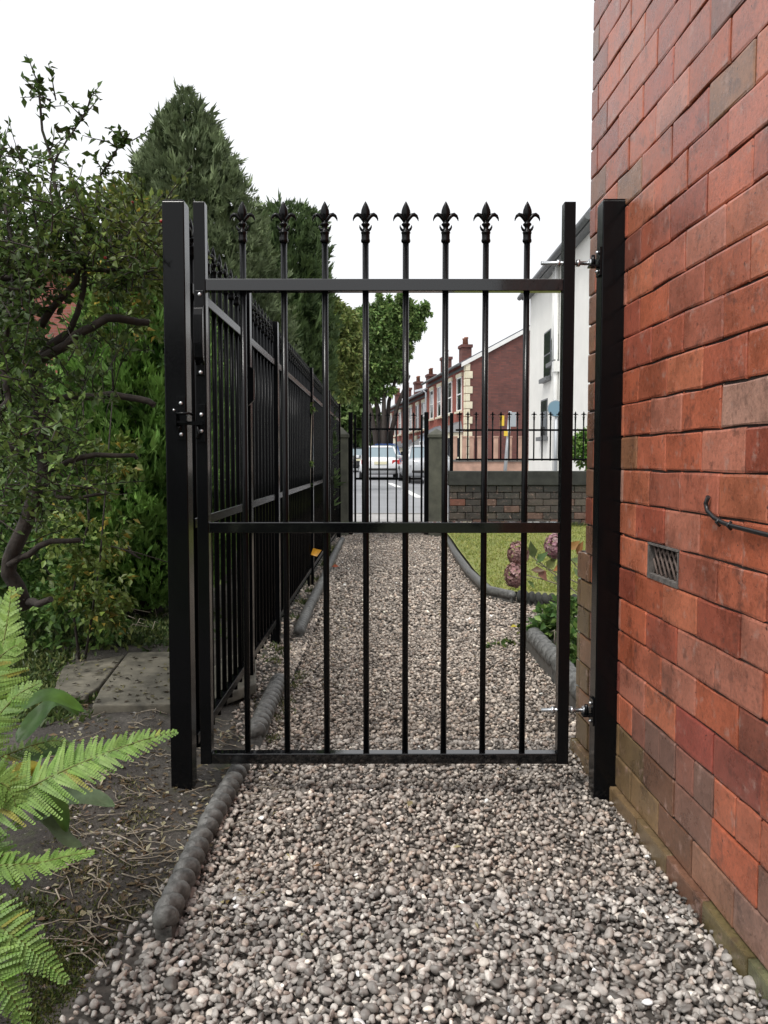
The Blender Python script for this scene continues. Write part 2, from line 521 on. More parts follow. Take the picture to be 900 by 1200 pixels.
def scatter(y0, y1, sp, seed, layers=((0.0, 1.0), (0.011, .55))):
    r = np.random.default_rng(seed); out = []
    for lift, frac in layers:
        gx = np.arange(-0.95, 1.75, sp); gy = np.arange(y0, y1, sp)
        X, Y = np.meshgrid(gx, gy); X = X.ravel(); Y = Y.ravel()
        X = X + r.uniform(-.5, .5, len(X)) * sp; Y = Y + r.uniform(-.5, .5, len(Y)) * sp
        right = np.where(Y < 2.98, .832 - .039 * Y, np.interp(Y, [2.98, 3.5, 5.1, 5.25, 6.1, 6.35, 6.6, 7.6, 9.5, 12.4], [.78, .84, .90, 1.45, 1.6, 1.25, .92, .87, .85, .85]))
        left = np.interp(Y, [0.5, 1.5, 1.85, 1.95, 2.9, 3.05, 3.3, 4.05, 4.15, 5.0, 5.15, 12.4],
                         [-.72, -.60, -.56, -.51, -.505, -.50, -.62, -.64, -.69, -.69, -.66, -.66])
        frayed = np.abs(r.normal(0, .035, len(X))) * (Y < 2.2) + np.abs(r.normal(0, .01, len(X)))
        keep = (X > left - frayed) & (X < right) & (r.random(len(X)) < frac * np.where(X < -.535, .55, 1.0))
        X, Y = X[keep], Y[keep]
        Z = -0.006 + lift + 0.006 * smoothnoise(X * 2, Y * 2, 8) + r.uniform(-.003, .004, len(X))
        s_ = soil_z(X, Y)
        Z = np.where((X < -.45), np.maximum(Z, s_ + .001 + lift * .5), Z)
        out.append(np.stack([X, Y, Z], 1))
    return np.concatenate(out)
pts = scatter(1.3, 2.05, .0155, 1)
pebbles('gravel', pts, np.clip(rng.lognormal(math.log(.0085), .30, len(pts)), .0045, .017), 2, pebble_cols, M['pebble'], 2)
pts = scatter(2.05, 3.2, .0165, 3)
pebbles('gravel', pts, np.clip(rng.lognormal(math.log(.0092), .28, len(pts)), .005, .017), 3, pebble_mid, M['pebble'], 4)
pts = scatter(3.2, 5.2, .0178, 7)
pebbles('gravel', pts, np.clip(rng.lognormal(math.log(.0098), .28, len(pts)), .005, .017), 1, pebble_warm, M['pebble'], 8)
pts = scatter(5.2, 12.35, .0266, 5, ((0.0, 1.0), (.012, .32)))
pebbles('gravel', pts, np.clip(rng.lognormal(math.log(.0135), .22, len(pts)), .008, .021), 1, pebble_warm, M['pebble'], 6)

# ------------------------------------------------------------------ BRICK HOUSE (the wall on the right)
CO = 0.1015; Z0 = 0.047 - CO; LEN = 0.2258
def wall_x(d): return 0.846 - 0.039 * d
wall_ang = math.atan2(1, -0.039)                    # direction of increasing d
house = thing('brick_house', 'red brick house wall with thin dark joints running along the gravel path', 'house', (wall_x(2.91), 2.91, 0))
def wp(d, z, off=0.0):                              # place on the wall face, off = out towards the path
    return Vector((wall_x(d) - off, d - off * 0.039, z))
def brick_mesh(name, ln, r, ragged=False):
    """front face towards local -Y, length along local X, 44-48 triangles"""
    h = CO - 0.0048; L = ln - 0.0026; D = 0.06
    xl = [-L / 2, -L / 2 + .006, 0, L / 2 - .006, L / 2]; zl = [-h / 2, -h / 2 + .005, h / 2 - .005, h / 2]
    nx, nz = 4, 3
    vs, fs = [], []
    for j in range(nz + 1):
        for i in range(nx + 1):
            x = xl[i]; z = zl[j]
            edge = i in (0, nx) or j in (0, nz)
            corner = (i in (0, nx)) and (j in (0, nz))
            y = r.uniform(-.0005, .0005) + (.0016 if edge else 0) + (.001 if corner else 0)
            k = .0045 if ragged else .0028
            if i in (0, nx): x += r.uniform(-k, k) * .7
            if j in (0, nz): z += r.uniform(-k, k) * .7
            if corner and r.random() < .3: x -= math.copysign(.003, x); z -= math.copysign(.003, z)
            vs.append((x, y, z))
    idx = lambda i, j: j * (nx + 1) + i
    for j in range(nz):
        for i in range(nx):
            fs.append([idx(i, j), idx(i + 1, j), idx(i + 1, j + 1), idx(i, j + 1)])
    ring = [idx(i, 0) for i in range(nx + 1)] + [idx(nx, j) for j in range(1, nz + 1)] + \
           [idx(i, nz) for i in range(nx - 1, -1, -1)] + [idx(0, j) for j in range(nz - 1, 0, -1)]
    b = len(vs)
    for q in ring: vs.append((vs[q][0], D, vs[q][2]))
    for q in range(len(ring)):
        q2 = (q + 1) % len(ring)
        fs.append([ring[q], b + q, b + q2, ring[q2]])
    me = bpy.data.meshes.new(name); me.from_pydata(vs, [], fs); me.update()
    return me, np.array(vs), fs
rb = random.Random(5)
B_full = [brick_mesh('brick', LEN, rb, k > 4) for k in range(8)]
B_half = [brick_mesh('brick', LEN / 2, rb, k > 1) for k in range(4)]
for q in B_full + B_half: q[0].materials.append(M['brick'])
reds = [(.42, .118, .064), (.45, .132, .074), (.39, .105, .06), (.47, .15, .082), (.35, .092, .056), (.44, .165, .11), (.41, .13, .082), (.44, .12, .062)]
odd = [(.30, .14, .075), (.22, .085, .058), (.44, .24, .18), (.24, .078, .052)]
def brick_col(d, z, r):
    if r.random() < .09: return r.choice(odd)
    c = r.choice(reds); k = r.uniform(.85, 1.15)
    return tuple(x * k for x in c)
buff = [(.22, .14, .07), (.18, .12, .062), (.15, .105, .055), (.24, .13, .075), (.16, .12, .055)]
rot_b = wall_ang - math.pi                          # local +X towards the camera, local -Y towards the path
mass_v, mass_f, mass_c = [], [], []
Mrot = np.array(Matrix.Rotation(rot_b, 3, 'Z'))
for k in range(0, 44):
    zb = Z0 + k * CO
    zc = zb + CO / 2
    header = (k == 3)
    L = LEN / 2 if header else LEN
    par = (k - 11) % 2
    start = (2.464 if par == 0 else 2.358)
    dend = 2.99 if k > 7 else 3.07
    # joints from the far end to behind the camera
    js = [start + i * L for i in range(-40, 12)]
    js = [j for j in js if j < dend - .03 and j > -1.2] + [dend]
    for a, b in zip(js[:-1], js[1:]):
        dm, ln = (a + b) / 2, b - a
        if k == 8 and abs(dm - 2.247) < .05: continue            # the air vent takes this brick's place
        col = brick_col(dm, zc, rb)
        if k <= 7 and b > 2.995: col = rb.choice(buff)
        elif b == dend: col = rb.choice([(.25, .12, .07), (.22, .10, .06), (.27, .08, .05)])
        elif k <= 2 and dm > 1.95 and k < 2 + (dm > 2.2): col = rb.choice(buff[:4] + [(.16, .08, .05)])
        elif k == 3: col = rb.choice([(.30, .15, .11), (.26, .11, .08), (.44, .135, .075), (.36, .17, .12), (.42, .13, .075), (.20, .11, .085)])
        elif k == 2: col = rb.choice([(.38, .17, .12), (.22, .11, .08), (.40, .145, .095), (.46, .125, .065), (.32, .14, .095)])
        elif k == 1: col = rb.choice([(.30, .17, .13), (.34, .12, .08), (.28, .14, .09)])
        elif k == 0: col = rb.choice([(.17, .13, .08), (.14, .11, .05), (.22, .12, .08), (.15, .15, .08)])
        elif k == 4 and rb.random() < .5: col = rb.choice([(.26, .075, .055), (.48, .22, .16), (.30, .075, .055)])
        full = abs(ln - LEN) < .02
        me, vv, ff = rb.choice(B_full if (full or ln > LEN * .75) else B_half)
        base_ln = LEN if (full or ln > LEN * .75) else LEN / 2
        sx = ln / base_ln
        out = rb.uniform(-.0015, .0015) + (0.018 if k == 0 else 0) + (.004 if (k <= 7 and b > 2.995) else 0)
        p = wp(dm, zc, out)
        tilt = rb.uniform(-.004, .004)
        if 1.5 < dm and zc < 3.02:
            o = bpy.data.objects.new('brick', me); C.objects.link(o); o.parent = house
            o.matrix_world = Matrix.Translation(p) @ Matrix.Rotation(rot_b, 4, 'Z') @ Matrix.Rotation(tilt, 4, 'Y') @ Matrix.Diagonal((sx, 1, 1, 1))
            hp = house.location
            o.location = p - hp; o.rotation_euler = (0, tilt, rot_b); o.scale = (sx, 1, 1)
            o.color = (*col, 1)
        else:
            nb = sum(len(q) for q in mass_v)
            w = (vv * np.array([sx, 1, 1])) @ Mrot.T + np.array(p - house.location)
            mass_v.append(w)
            mass_f += [[i + nb for i in f] for f in ff]
            mass_c += [col] * len(vv)
me = bpy.data.meshes.new('brickwork')
me.from_pydata(np.concatenate(mass_v).tolist(), [], mass_f)
a = me.color_attributes.new('Col', 'FLOAT_COLOR', 'POINT')
a.data.foreach_set('color', np.c_[np.array(mass_c), np.ones(len(mass_c))].astype(np.float32).ravel())
me.materials.append(M['brick_mass'])
link('brickwork', me, house)['kind'] = 'stuff'
def wall_slab(name, d0, d1, z0, z1, o0, o1, mat):
    hp = house.location
    mb = MB()
    mb.hull8([wp(d0, z0, o0) - hp, wp(d1, z0, o0) - hp, wp(d1, z0, o1) - hp, wp(d0, z0, o1) - hp,
              wp(d0, z1, o0) - hp, wp(d1, z1, o0) - hp, wp(d1, z1, o1) - hp, wp(d0, z1, o1) - hp])
    return mb.build(name, mat, house, fix=True)
ZT = Z0 + 44 * CO
vz0, vz1 = Z0 + 8 * CO, Z0 + 9 * CO
va, vb = 2.136, 2.357
# mortar bed behind the brick faces, left open at the vent
wall_slab('mortar', -1.2, 2.985, vz1, ZT, -.0075, -.30, M['mortar'])
wall_slab('mortar', -1.2, 3.065, -.15, vz0, -.0075, -.30, M['mortar'])
wall_slab('mortar', -1.2, va, vz0, vz1, -.0075, -.30, M['mortar'])
wall_slab('mortar', vb, 2.985, vz0, vz1, -.0075, -.30, M['mortar'])
wall_slab('mortar', va, vb, vz0, vz1, -.07, -.30, M['mortar'])
# air vent
M['vent_mortar'] = simple('vent_mortar', (.13, .115, .105), .9, 0, .5, 40, .5, 160)
mb = MB(); hp = house.location
for z, h in ((vz0 + .007, .014), (vz1 - .003, .006)):
    mb.hull8([wp(d, zz, o) - hp for zz in (z - h / 2, z + h / 2) for d, o in ((va, .001), (vb, .001), (vb, -.06), (va, -.06))])
for d, w in ((va + .003, .006), (vb - .006, .012)):
    mb.hull8([wp(dd, zz, o) - hp for zz in (vz0 + .014, vz1 - .008) for dd, o in ((d - w / 2, .0), (d + w / 2, .0), (d + w / 2, -.06), (d - w / 2, -.06))])
vent = mb.build('air_vent', M['vent_mortar'], house, fix=True)
mb = MB()
M['terra'] = simple('vent_terracotta', (.13, .095, .08), .8, 0, .4, 40)
x0, x1 = va + .008, vb - .018
zc0, zc1 = vz0 + .014, vz1 - .008
nn = 6
for i in range(-3, nn + 3):
    for s in (1, -1):
        a = x0 + (x1 - x0) * i / nn; b = a + s * (zc1 - zc0) * .8
        ta, tb = 0.0, 1.0
        if b != a:
            lo, hi = sorted(((x0 - a) / (b - a), (x1 - a) / (b - a)))
            ta, tb = max(0, lo), min(1, hi)
        if tb - ta < .1: continue
        pa_, pb_ = (a + (b - a) * ta, zc0 + (zc1 - zc0) * ta), (a + (b - a) * tb, zc0 + (zc1 - zc0) * tb)
        mb.tube([wp(pa_[0], pa_[1], -.014 + .002 * s) - hp, wp(pb_[0], pb_[1], -.014 + .002 * s) - hp], .0036, 5)
lat = mb.build('lattice', M['terra'], vent)

# cable and clips on the wall
def wall_pt(u, v, off):
    d = 820.6 / max(u - 412, 1)
    for _ in range(30):
        p = P(u, v, d); d += (p.x - (wall_x(d) - off)) * -0.8 / max(.2, (p.x / d))*.5
    return P(u, v, d)
M['cable'] = simple('black_cable_sheath', (.015, .015, .016), .32)
cb = thing('cable', 'black cable clipped to the brick wall, its end curling up above the air vent', 'cable', wall_pt(870, 620, .012))
pts = [(830, 582), (827, 590), (829, 599), (837, 607), (848, 613), (860, 617), (880, 622), (900, 627), (940, 636), (990, 648)]
mb = MB(); mb.tube([wall_pt(u, v, .010) - cb.location for u, v in pts], .0055, 8); mb.build('cable', M['cable'], cb)
for u, v in ((844, 612), (857, 616)):
    p = wall_pt(u, v, .008) - cb.location
    mb = MB(); mb.tube([p + Vector((0, .0, -.009)), p + Vector((-.010, .0, 0)), p + Vector((0, 0, .009))], .0035, 6)
    mb.build('cable_clip', M['cable'], cb)

# ------------------------------------------------------------------ FINIAL (shared mesh, fleur-de-lis)
def finial_mesh():
    mb = MB()
    mb.lathe([(.0125, 0), (.0145, .003), (.0145, .009), (.013, .012), (.013, .026), (.0145, .029), (.0145, .033), (.009, .037),
              (.008, .046), (.0095, .05), (.0135, .054), (.0135, .058), (.0085, .062), (.0075, .066)], 10)
    mb.lathe([(.006, .064), (.0085, .072), (.0125, .084), (.0145, .092), (.0135, .1), (.0095, .111), (.0045, .121), (.0008, .127)], 10, sy=.55)
    for s in (1, -1):
        mb.tube([(s * .004, 0, .064), (s * .0095, 0, .074), (s * .0175, 0, .084), (s * .026, 0, .0865), (s * .033, 0, .082),
                 (s * .0375, 0, .074), (s * .039, 0, .066)], [.005, .0062, .0068, .0064, .005, .003, .0008], 6)
        mb.tube([(s * .007, 0, .036), (s * .0135, 0, .041), (s * .0175, 0, .048), (s * .0185, 0, .055)], [.005, .0045, .003, .0006], 5)
    return mb.mesh('finial', M['black'])
FIN = finial_mesh()

# ------------------------------------------------------------------ GATE
GD = 2.64
xs_ = lambda u, v=560, d=GD: P(u, v, d).x
zs_ = lambda v, d=GD: P(450, v, d).z
gx0, gx1 = xs_(232), xs_(669)
stw = .036
zt = zs_(236, GD - .02); zr_top = zs_(333.5, GD - .02); zr_mid = zs_(618.5, GD - .02); zr_bot = zs_(889.5, GD - .02)
gate = thing('garden_gate', 'tall black steel gate with fleur de lis finials standing across the gravel path', 'gate', ((gx0 + gx1) / 2, GD, zr_bot - .018))
gl = gate.location
def gpart(name, c, size, bevel=.002):
    mb = MB(); mb.box((0, 0, 0), size); return mb.build(name, M['black_rail' if name == 'rail' else 'black'], gate, bevel, 2, loc=Vector(c) - gl)
for x in (gx0 + stw / 2, gx1 - stw / 2):
    gpart('stile', (x, GD, (zt + zr_bot - .018) / 2), (stw, .04, zt - zr_bot + .018))
for z in (zr_top, zr_mid, zr_bot):
    gpart('rail', ((gx0 + gx1) / 2, GD, z), (gx1 - gx0 - 2 * stw - .001, .038, .034 if z != zr_top else .037))
bar_us = [285, 333, 381, 428.5, 475.5, 522, 569, 617]
zf = zs_(283)
bar_me = MB().tube([(0, 0, zr_bot - .02), (0, 0, zf)], .0100, 12).mesh('bar', M['black'])
for u in bar_us:
    # the bars stay upright: read their place at mid height
    x = xs_(u + (570 - 330) * (450 - u) / 18000.0)
    b = link('bar', bar_me, gate, (x - gl.x, 0, -gl.z))
    link('finial', FIN, b, (0, 0, zf - .004))
# small weld collars where bars cross the rails
# lever guard on the left stile and keep plates
sx = gx0 + stw / 2
zg0, zg1 = zs_(437), zs_(346)
mb = MB()
yf = GD - .02
mb.poly_prism([(sx - .014, yf, zs_(431)), (sx - .014, yf - .03, zs_(421)), (sx - .014, yf - .034, zs_(405)), (sx - .014, yf - .034, zs_(372)),
               (sx - .014, yf - .028, zs_(364)), (sx - .014, yf, zs_(358))], (.028, 0, 0))
mb.box((sx, yf - .003, (zg0 + zg1) / 2), (.026, .006, zg1 - zg0 + .02))
for v in mb.v[:]: pass
mb.v = [tuple(Vector(p) - gl) for p in mb.v]
guard = mb.build('lock_guard', M['black'], gate, .0015, 2, fix=True)
def bolt(parent, p, r=.0062, name='bolt', axis='Y', ln=.005, mat='zinc'):
    mb = MB(); mb.lathe([(r, 0), (r, ln * .6), (r * .6, ln)], 10)
    rot = (R(90), 0, 0) if axis == 'Y' else ((0, R(-90), 0) if axis == 'X' else (0, 0, 0))
    o = link(name, mb.mesh(name, M[mat]), parent, p, rot); return o
for v in (347, 437.5):
    bolt(guard, Vector((sx + .001, yf - .006, zs_(v))) - gl)
# latch tongue plate on the gate
mb = MB(); mb.box((0, 0, 0), (.028, .005, .12)); 
lp = mb.build('latch_plate', M['black'], gate, .001, 1, loc=Vector((sx, yf - .0025, zs_(496.5))) - gl)
for v in (486.5, 505.5):
    bolt(lp, (0.001, -.0025, zs_(v) - zs_(496.5)))
mb = MB(); mb.box((-.03, -.012, 0), (.075, .012, .011)); mb.tube([(-.065, -.012, .0), (-.065, -.012, -.028)], .005, 8)
mb.tube([(-.012, -.012, -.004), (-.004, -.016, -.03), (-.010, -.018, -.05)], .004, 6)
mb.build('latch_bar', M['black'], lp)
# hinge eye bolts through the right stile
rx = gx1 - stw / 2
post_r0, post_r1 = xs_(702, 560, 2.60), xs_(730, 560, 2.60)
for v in (308.5, 832):
    z = zs_(v)
    mb = MB()
    L0 = xs_(634, v); L1 = post_r0 - .022
    mb.tube([(L0 - rx, 0, 0), (L1 - rx, 0, 0)], .0062, 10)
    mb.tube([(L1 - rx, 0, -.011), (L1 - rx, 0, .011)], .0125, 12)
    eb = mb.build('hinge_bolt', M['zinc'], gate, loc=Vector((rx, GD, z)) - gl)
    for xx in (-.031, .031):
        mb = MB(); mb.tube([(xx - .0055, 0, 0), (xx + .0055, 0, 0)], .0115, 6); mb.build('nut', M['zinc'], eb)

# ------------------------------------------------------------------ POSTS of the gate
def gate_post(name, x0, x1, yc, dep, zb, ztop, label):
    t = thing(name, label, 'gate post', ((x0 + x1) / 2, yc, zb))
    mb = MB(); mb.box((0, 0, (ztop - zb) / 2), (x1 - x0, dep, ztop - zb)); mb.build('box_section', M['black'], t, .003, 2)
    mb = MB(); mb.box((0, 0, ztop - zb + .002), (x1 - x0 - .004, dep - .004, .006)); mb.build('cap', M['black'], t, .002, 1)
    return t
pl0, pl1 = xs_(194.5, 560, 2.61), xs_(220, 560, 2.61)
ztp = zs_(234, 2.60)
lpost = gate_post('gate_post', pl0, pl1, 2.645, .068, soil_h(-.63, 2.64) - .02, ztp, 'black square gate post on the soil beside the ferns, carrying the latch')
rpost = gate_post('gate_post', post_r0 , post_r1, 2.638, .07, -.03, ztp, 'black square gate post against the brick wall, carrying the hinges')
# latch keep on the left post
pc = lpost.location
mb = MB(); mb.box((0, 0, 0), (.028, .005, .135))
kp = mb.build('latch_keep', M['black'], lpost, .001, 1, loc=Vector((pl1 - .017, 2.645 - .0365, zs_(490, 2.6))) - pc)
for v in (472.5, 509):
    bolt(kp, (0, -.0025, zs_(v, 2.6) - zs_(490, 2.6)))
mb = MB(); mb.tube([(-.02, -.004, .012), (-.02, -.02, .014), (.03, -.02, .014), (.034, -.004, .012)], .0045, 6)
mb.box((-.016, -.014, -.004), (.012, .022, .04)); mb.box((.004, -.012, -.012), (.04, .018, .008)); mb.box((.02, -.014, .0), (.006, .02, .02))
mb.build('catch', M['black'], kp, fix=True)
bolt(kp, (-.016, -.025, .024), .004)
# hinge brackets on the right post
pc = rpost.location
for v in (308.5, 832):
    z = zs_(v)
    mb = MB()
    mb.box((-.004, 0, 0), (.006, .046, .085))
    mb.box((-.018, 0, -.013), (.036, .03, .006)); 
    mb.tube([(-.022, 0, -.018), (-.022, 0, .022)], .0065, 8)
    hb = mb.build('hinge_bracket', M['black'], rpost, loc=Vector((post_r0 - .0, GD - .012, z)) - pc)
    for dz in (.028, -.03):
        bolt(hb, (-.007, -.006, dz), .0055, axis='X', ln=.009)

# ------------------------------------------------------------------ FENCE along the path (each bar, post and rail a part)
FX = -.632
fence = thing('metal_fence', 'long black railing fence with finials running along the left of the gravel path', 'fence', (FX, 2.7, 0))
fl = fence.location
fz_top, fz_mid, fz_bot = 1.645, .885, .165
posts_d = [3.80, 4.78, 7.1, 9.35, 11.55]
pm = MB().box((0, 0, .96), (.055, .055, 1.96)).mesh('fence_post', M['black_old'], .002, 1, True)
for d in posts_d:
    link('fence_post', pm, fence, (0, d - fl.y, -.06))
spans = [(2.70, 3.765), (3.83, 4.75), (4.81, 7.07), (7.13, 9.32), (9.38, 11.52)]
nb_ = 0
fb = MB().tube([(0, 0, .12), (0, 0, 1.76)], .0095, 8).mesh('bar', M['black_old'])
FIN2 = FIN.copy(); FIN2.materials[0] = M['black_old']
for a, b in spans:
    for z in (fz_top, fz_mid, fz_bot):
        mb = MB(); mb.box((0, (a + b) / 2 - fl.y, z), (.034 if z > 1 else .03, b - a, .034)); mb.build('rail', M['black_old'], fence, .002, 1)
    nbar = int(round((b - a) / .113))
    for i in range(nbar):
        y = a + (b - a) * (i + .5) / nbar
        o = link('bar', fb, fence, (0, y - fl.y, 0))
        link('finial', FIN2, o, (0, 0, 1.755), (0, 0, R(90)))
# side gate leaf frame + guard in the second bay
for d in (3.735,):
    mb = MB(); mb.box((0.0, d - fl.y, .98), (.036, .036, 1.72)); mb.build('stile', M['black_old'], fence, .002)
    mb = MB(); mb.poly_prism([(.03, d + .05 - fl.y, z) for z in (0,)] * 0 or [(.018, d - .014 - fl.y, 1.52), (.05, d - .014 - fl.y, 1.50), (.05, d - .014 - fl.y, 1.36), (.018, d - .014 - fl.y, 1.33)], (0, .028, 0))
    mb.build('lock_guard', M['black_old'], fence, .002, 1, fix=True)

# ------------------------------------------------------------------ EDGING STONES
def rope_mesh(pts, R0, pitch, n=18, step=None, twist=True, seed=0, mat=None, base=True):
    r = random.Random(seed)
    if step is None: step = pitch / 11 if twist else .03
    pts = [Vector(p) for p in pts]
    L = [0]
    for a, b in zip(pts[:-1], pts[1:]): L.append(L[-1] + (b - a).length)
    tot = L[-1]; ns = max(6, int(tot / step))
    vs, fs = [], []
    for i in range(ns + 1):
        s = tot * i / ns
        k = max(j for j in range(len(L) - 1) if L[j] <= s + 1e-9)
        f = (s - L[k]) / max(1e-6, L[k + 1] - L[k])
        p = pts[k].lerp(pts[k + 1], f)
        t = (pts[min(k + 1, len(pts) - 1)] - pts[k]).normalized()
        a = t.cross(Vector((0, 0, 1))).normalized(); b = a.cross(t)
        end = min(s, tot - s)
        capf = min(1.0, math.sqrt(max(0.0, end) / .02 + .15))
        for q in range(n):
            w = 2 * math.pi * q / n
            rr = R0
            if twist:
                ph = s / pitch + w / (2 * math.pi)
                rr = R0 * (.25 + .82 * abs(math.sin(math.pi * ph)) ** .5)
            rr *= capf * (1 + r.uniform(-.02, .02))
            vs.append(p + (a * math.cos(w) + b * math.sin(w)) * rr)
    for i in range(ns):
        for q in range(n):
            q2 = (q + 1) % n
            fs.append([i * n + q, (i + 1) * n + q, (i + 1) * n + q2, i * n + q2])
    fs.append(list(range(n))); fs.append([ns * n + q for q in range(n)][::-1])
    me = bpy.data.meshes.new('rope_top'); me.from_pydata([tuple(v) for v in vs], [], fs)
    me.polygons.foreach_set('use_smooth', np.ones(len(fs), dtype=bool)); me.update()
    me.materials.append(mat or M['rope'])
    return me
def edging(label, a, b, R0=.036, pitch=.066, z=.03, group='rope topped edging stones on the left of the path', mids=(), twist=True, seed=0, mat=None, drop=0.14, name='edging_stone'):
    a, b = Vector(a), Vector(b)
    t = thing(name, label, 'edging stone', (a.x, a.y, 0), 0, group)
    o = Vector((a.x, a.y, 0))
    pts = [a - o + Vector((0, 0, z))] + [Vector(m_) - o + Vector((0, 0, z)) for m_ in mids] + [b - o + Vector((0, 0, z))]
    link('rope_top', rope_mesh(pts, R0, pitch, twist=twist, seed=seed, mat=mat), t)
    mb = MB()
    for p, q in zip(pts[:-1], pts[1:]):
        d = (q - p).normalized(); nn = Vector((-d.y, d.x, 0)) * R0 * .62
        p0, q0 = p + d * .01, q - d * .01
        lo, hi = -drop - z, -.012
        mb.hull8([p0 - nn + Vector((0, 0, lo)), q0 - nn + Vector((0, 0, lo)), q0 + nn + Vector((0, 0, lo)), p0 + nn + Vector((0, 0, lo)),
                  p0 - nn + Vector((0, 0, hi)), q0 - nn + Vector((0, 0, hi)), q0 + nn + Vector((0, 0, hi)), p0 + nn + Vector((0, 0, hi))])
    mb.build('slab', mat or M['rope'], t, fix=True)
    return t
e1a, e1b = G(190, 1092, .03), G(238, 985, .03)
edging('rope twist edging stone at the bottom left of the gravel, nearest of its row', e1a, e1b, .030, .058, .018, seed=1)
edging('rope twist edging stone leading up to the left gate post, in front of the gate', G(240, 981, .03), G(284, 901, .03), .030, .058, .018, seed=2)
edging('rope twist edging stone lying just behind the left of the gate, beside bare soil', G(299, 868, .04), G(328, 802, .04), .036, .06, .028, seed=3)
far_pts = [G(u, v, .03) for u, v in ((350, 746), (364, 712), (376, 688), (386, 665), (394, 648), (401, 634))]
words = ['rope edging stone at the gap in the row, knobbed end facing the gate', 'rope edging stone second from the gap, beside the fence foot',
         'rope edging stone beyond the fence post, midway to the street', 'edging stone next to last before the street gate, left of path', 'edging stone left of the path, closest to the street gate']
for i, (a, b) in enumerate(zip(far_pts[:-1], far_pts[1:])):
    d = (b - a).normalized()
    edging(words[i], a + d * .004, b - d * .004, .034, .065, .026, seed=10 + i)
gR = 'rope topped edging stones on the right of the path'
a, b, c_ = G(694, 835, .06), G(655, 785, .06), G(619, 745, .06)
d = (b - a).normalized()
edging('rope twist edging stone running out from the house corner beside the hinges', a, b - d * .003, .047, .10, .035, gR, seed=21)
edging('rope twist edging stone right of the path, pointing at the green bedding plant', b + (c_ - b).normalized() * .003, c_, .047, .10, .035, gR, seed=22)
gL = 'smooth edging along the lawn'
edging('smooth grey edging strip between gravel and lawn, nearest the street', lawn_pts[0], lawn_pts[2], .038, .1, .05, gL, [lawn_pts[1]], False, 31, name='lawn_edging')
edging('curved smooth grey edging at the corner of the lawn, below the pink flower heads', lawn_pts[2] + (lawn_pts[3] - lawn_pts[2]).normalized() * .03, lawn_pts[4], .038, .1, .05, gL, [lawn_pts[3]], False, 32, name='lawn_edging')
edging('dark mottled edging across the near end of the lawn towards the house', lawn_pts[4] + Vector((.02, 0, 0)), lawn_pts[6] + Vector((.5, 0, 0)), .046, .055, .05, gL, [lawn_pts[5]], True, 33, M['soot_stone'], name='lawn_edging')

# ------------------------------------------------------------------ FLAGSTONES on the left
def slab_from(label, px, z, th=.05):
    ps = [G(u, v, z) for u, v in px]
    c = sum(ps, Vector()) / len(ps)
    mb = MB(); mb.poly_prism([p - c - Vector((0, 0, th)) for p in ps], (0, 0, th))
    o = mb.build('paving_slab', M['slab'], None, .007, 2, loc=c, fix=True)
    tag(o, label, 'paving slab', 'stone slabs on the soil behind the ferns')
slab_from('large pale flagstone on the soil running behind the left gate post', [(150, 764), (228, 763), (236, 806), (225, 824), (108, 826), (118, 806)], .125)
slab_from('worn flagstone with green edges left of the larger pale slab', [(74, 780), (146, 767), (116, 804), (100, 815), (62, 808)], .12)
slab_from('smaller broken flagstone partly hidden behind the left gate post', [(236, 796), (262, 768), (300, 765), (300, 800), (240, 822)], .10)

# ------------------------------------------------------------------ STREET END: stone gateposts, gate, wall, railings
SD = 11.9
def pillar(label, u0, u1, d, vtop, vcap):
    x0, x1 = P(u0, 560, d).x, P(u1, 560, d).x
    w = x1 - x0; zc = P(450, vcap, d).z; ztp = P(450, vtop, d).z
    t = thing('stone_gatepost', label, 'gate pillar', ((x0 + x1) / 2, d + w / 2, -.02), 0, 'stone gateposts at the street')
    mb = MB(); mb.box((0, 0, (zc + .02) / 2), (w, w, zc + .02)); mb.build('shaft', M['post_stone'], t, .012, 2)
    h = w / 2 + .015; zc += .021
    mb = MB(); mb._add([(-h, -h, zc), (h, -h, zc), (h, h, zc), (-h, h, zc), (-h, -h, zc + .05), (h, -h, zc + .05), (h, h, zc + .05), (-h, h, zc + .05), (0, 0, ztp)],
                       [[3, 2, 1, 0], [0, 1, 5, 4], [1, 2, 6, 5], [2, 3, 7, 6], [3, 0, 4, 7], [4, 5, 8], [5, 6, 8], [6, 7, 8], [7, 4, 8]])
    mb.build('pyramid_cap', M['post_stone'], t, .006, 1)
pillar('green stained stone gatepost with pyramid cap, right of the street gate', 502.5, 521, SD, 500, 513)
pillar('stone gatepost with pyramid cap behind the far end of the fence', 391, 408, SD, 498, 513)

sg = thing('street_gate', 'small black gate between the stone gateposts opening to the street', 'gate', (P(455, 560, SD).x, SD + .1, .05))
so = sg.location
def sx_(u): return P(u, 560, SD + .1).x - so.x
def sz_(v): return P(450, v, SD + .1).z - so.z
for u in (411, 499.5):
    mb = MB(); mb.box((sx_(u), 0, (sz_(483) - .03) / 2), (.062, .062, sz_(483) + .03)); mb.build('gate_post', M['black_old'], sg, .003)
zb_ = .10
for u in (416.3, 494):
    mb = MB(); mb.box((sx_(u), 0, (sz_(486) + zb_) / 2), (.03, .03, sz_(486) - zb_)); mb.build('stile', M['black_old'], sg, .002)
for z in (sz_(503), sz_(561), zb_ + .02):
    mb = MB(); mb.box(((sx_(416.3) + sx_(494)) / 2, 0, z), (sx_(494) - sx_(416.3) - .031, .026, .03)); mb.build('rail', M['black_old'], sg, .002)
sb = MB().tube([(0, 0, zb_ + .01), (0, 0, sz_(493))], .011, 6).mesh('bar', M['black_old'])
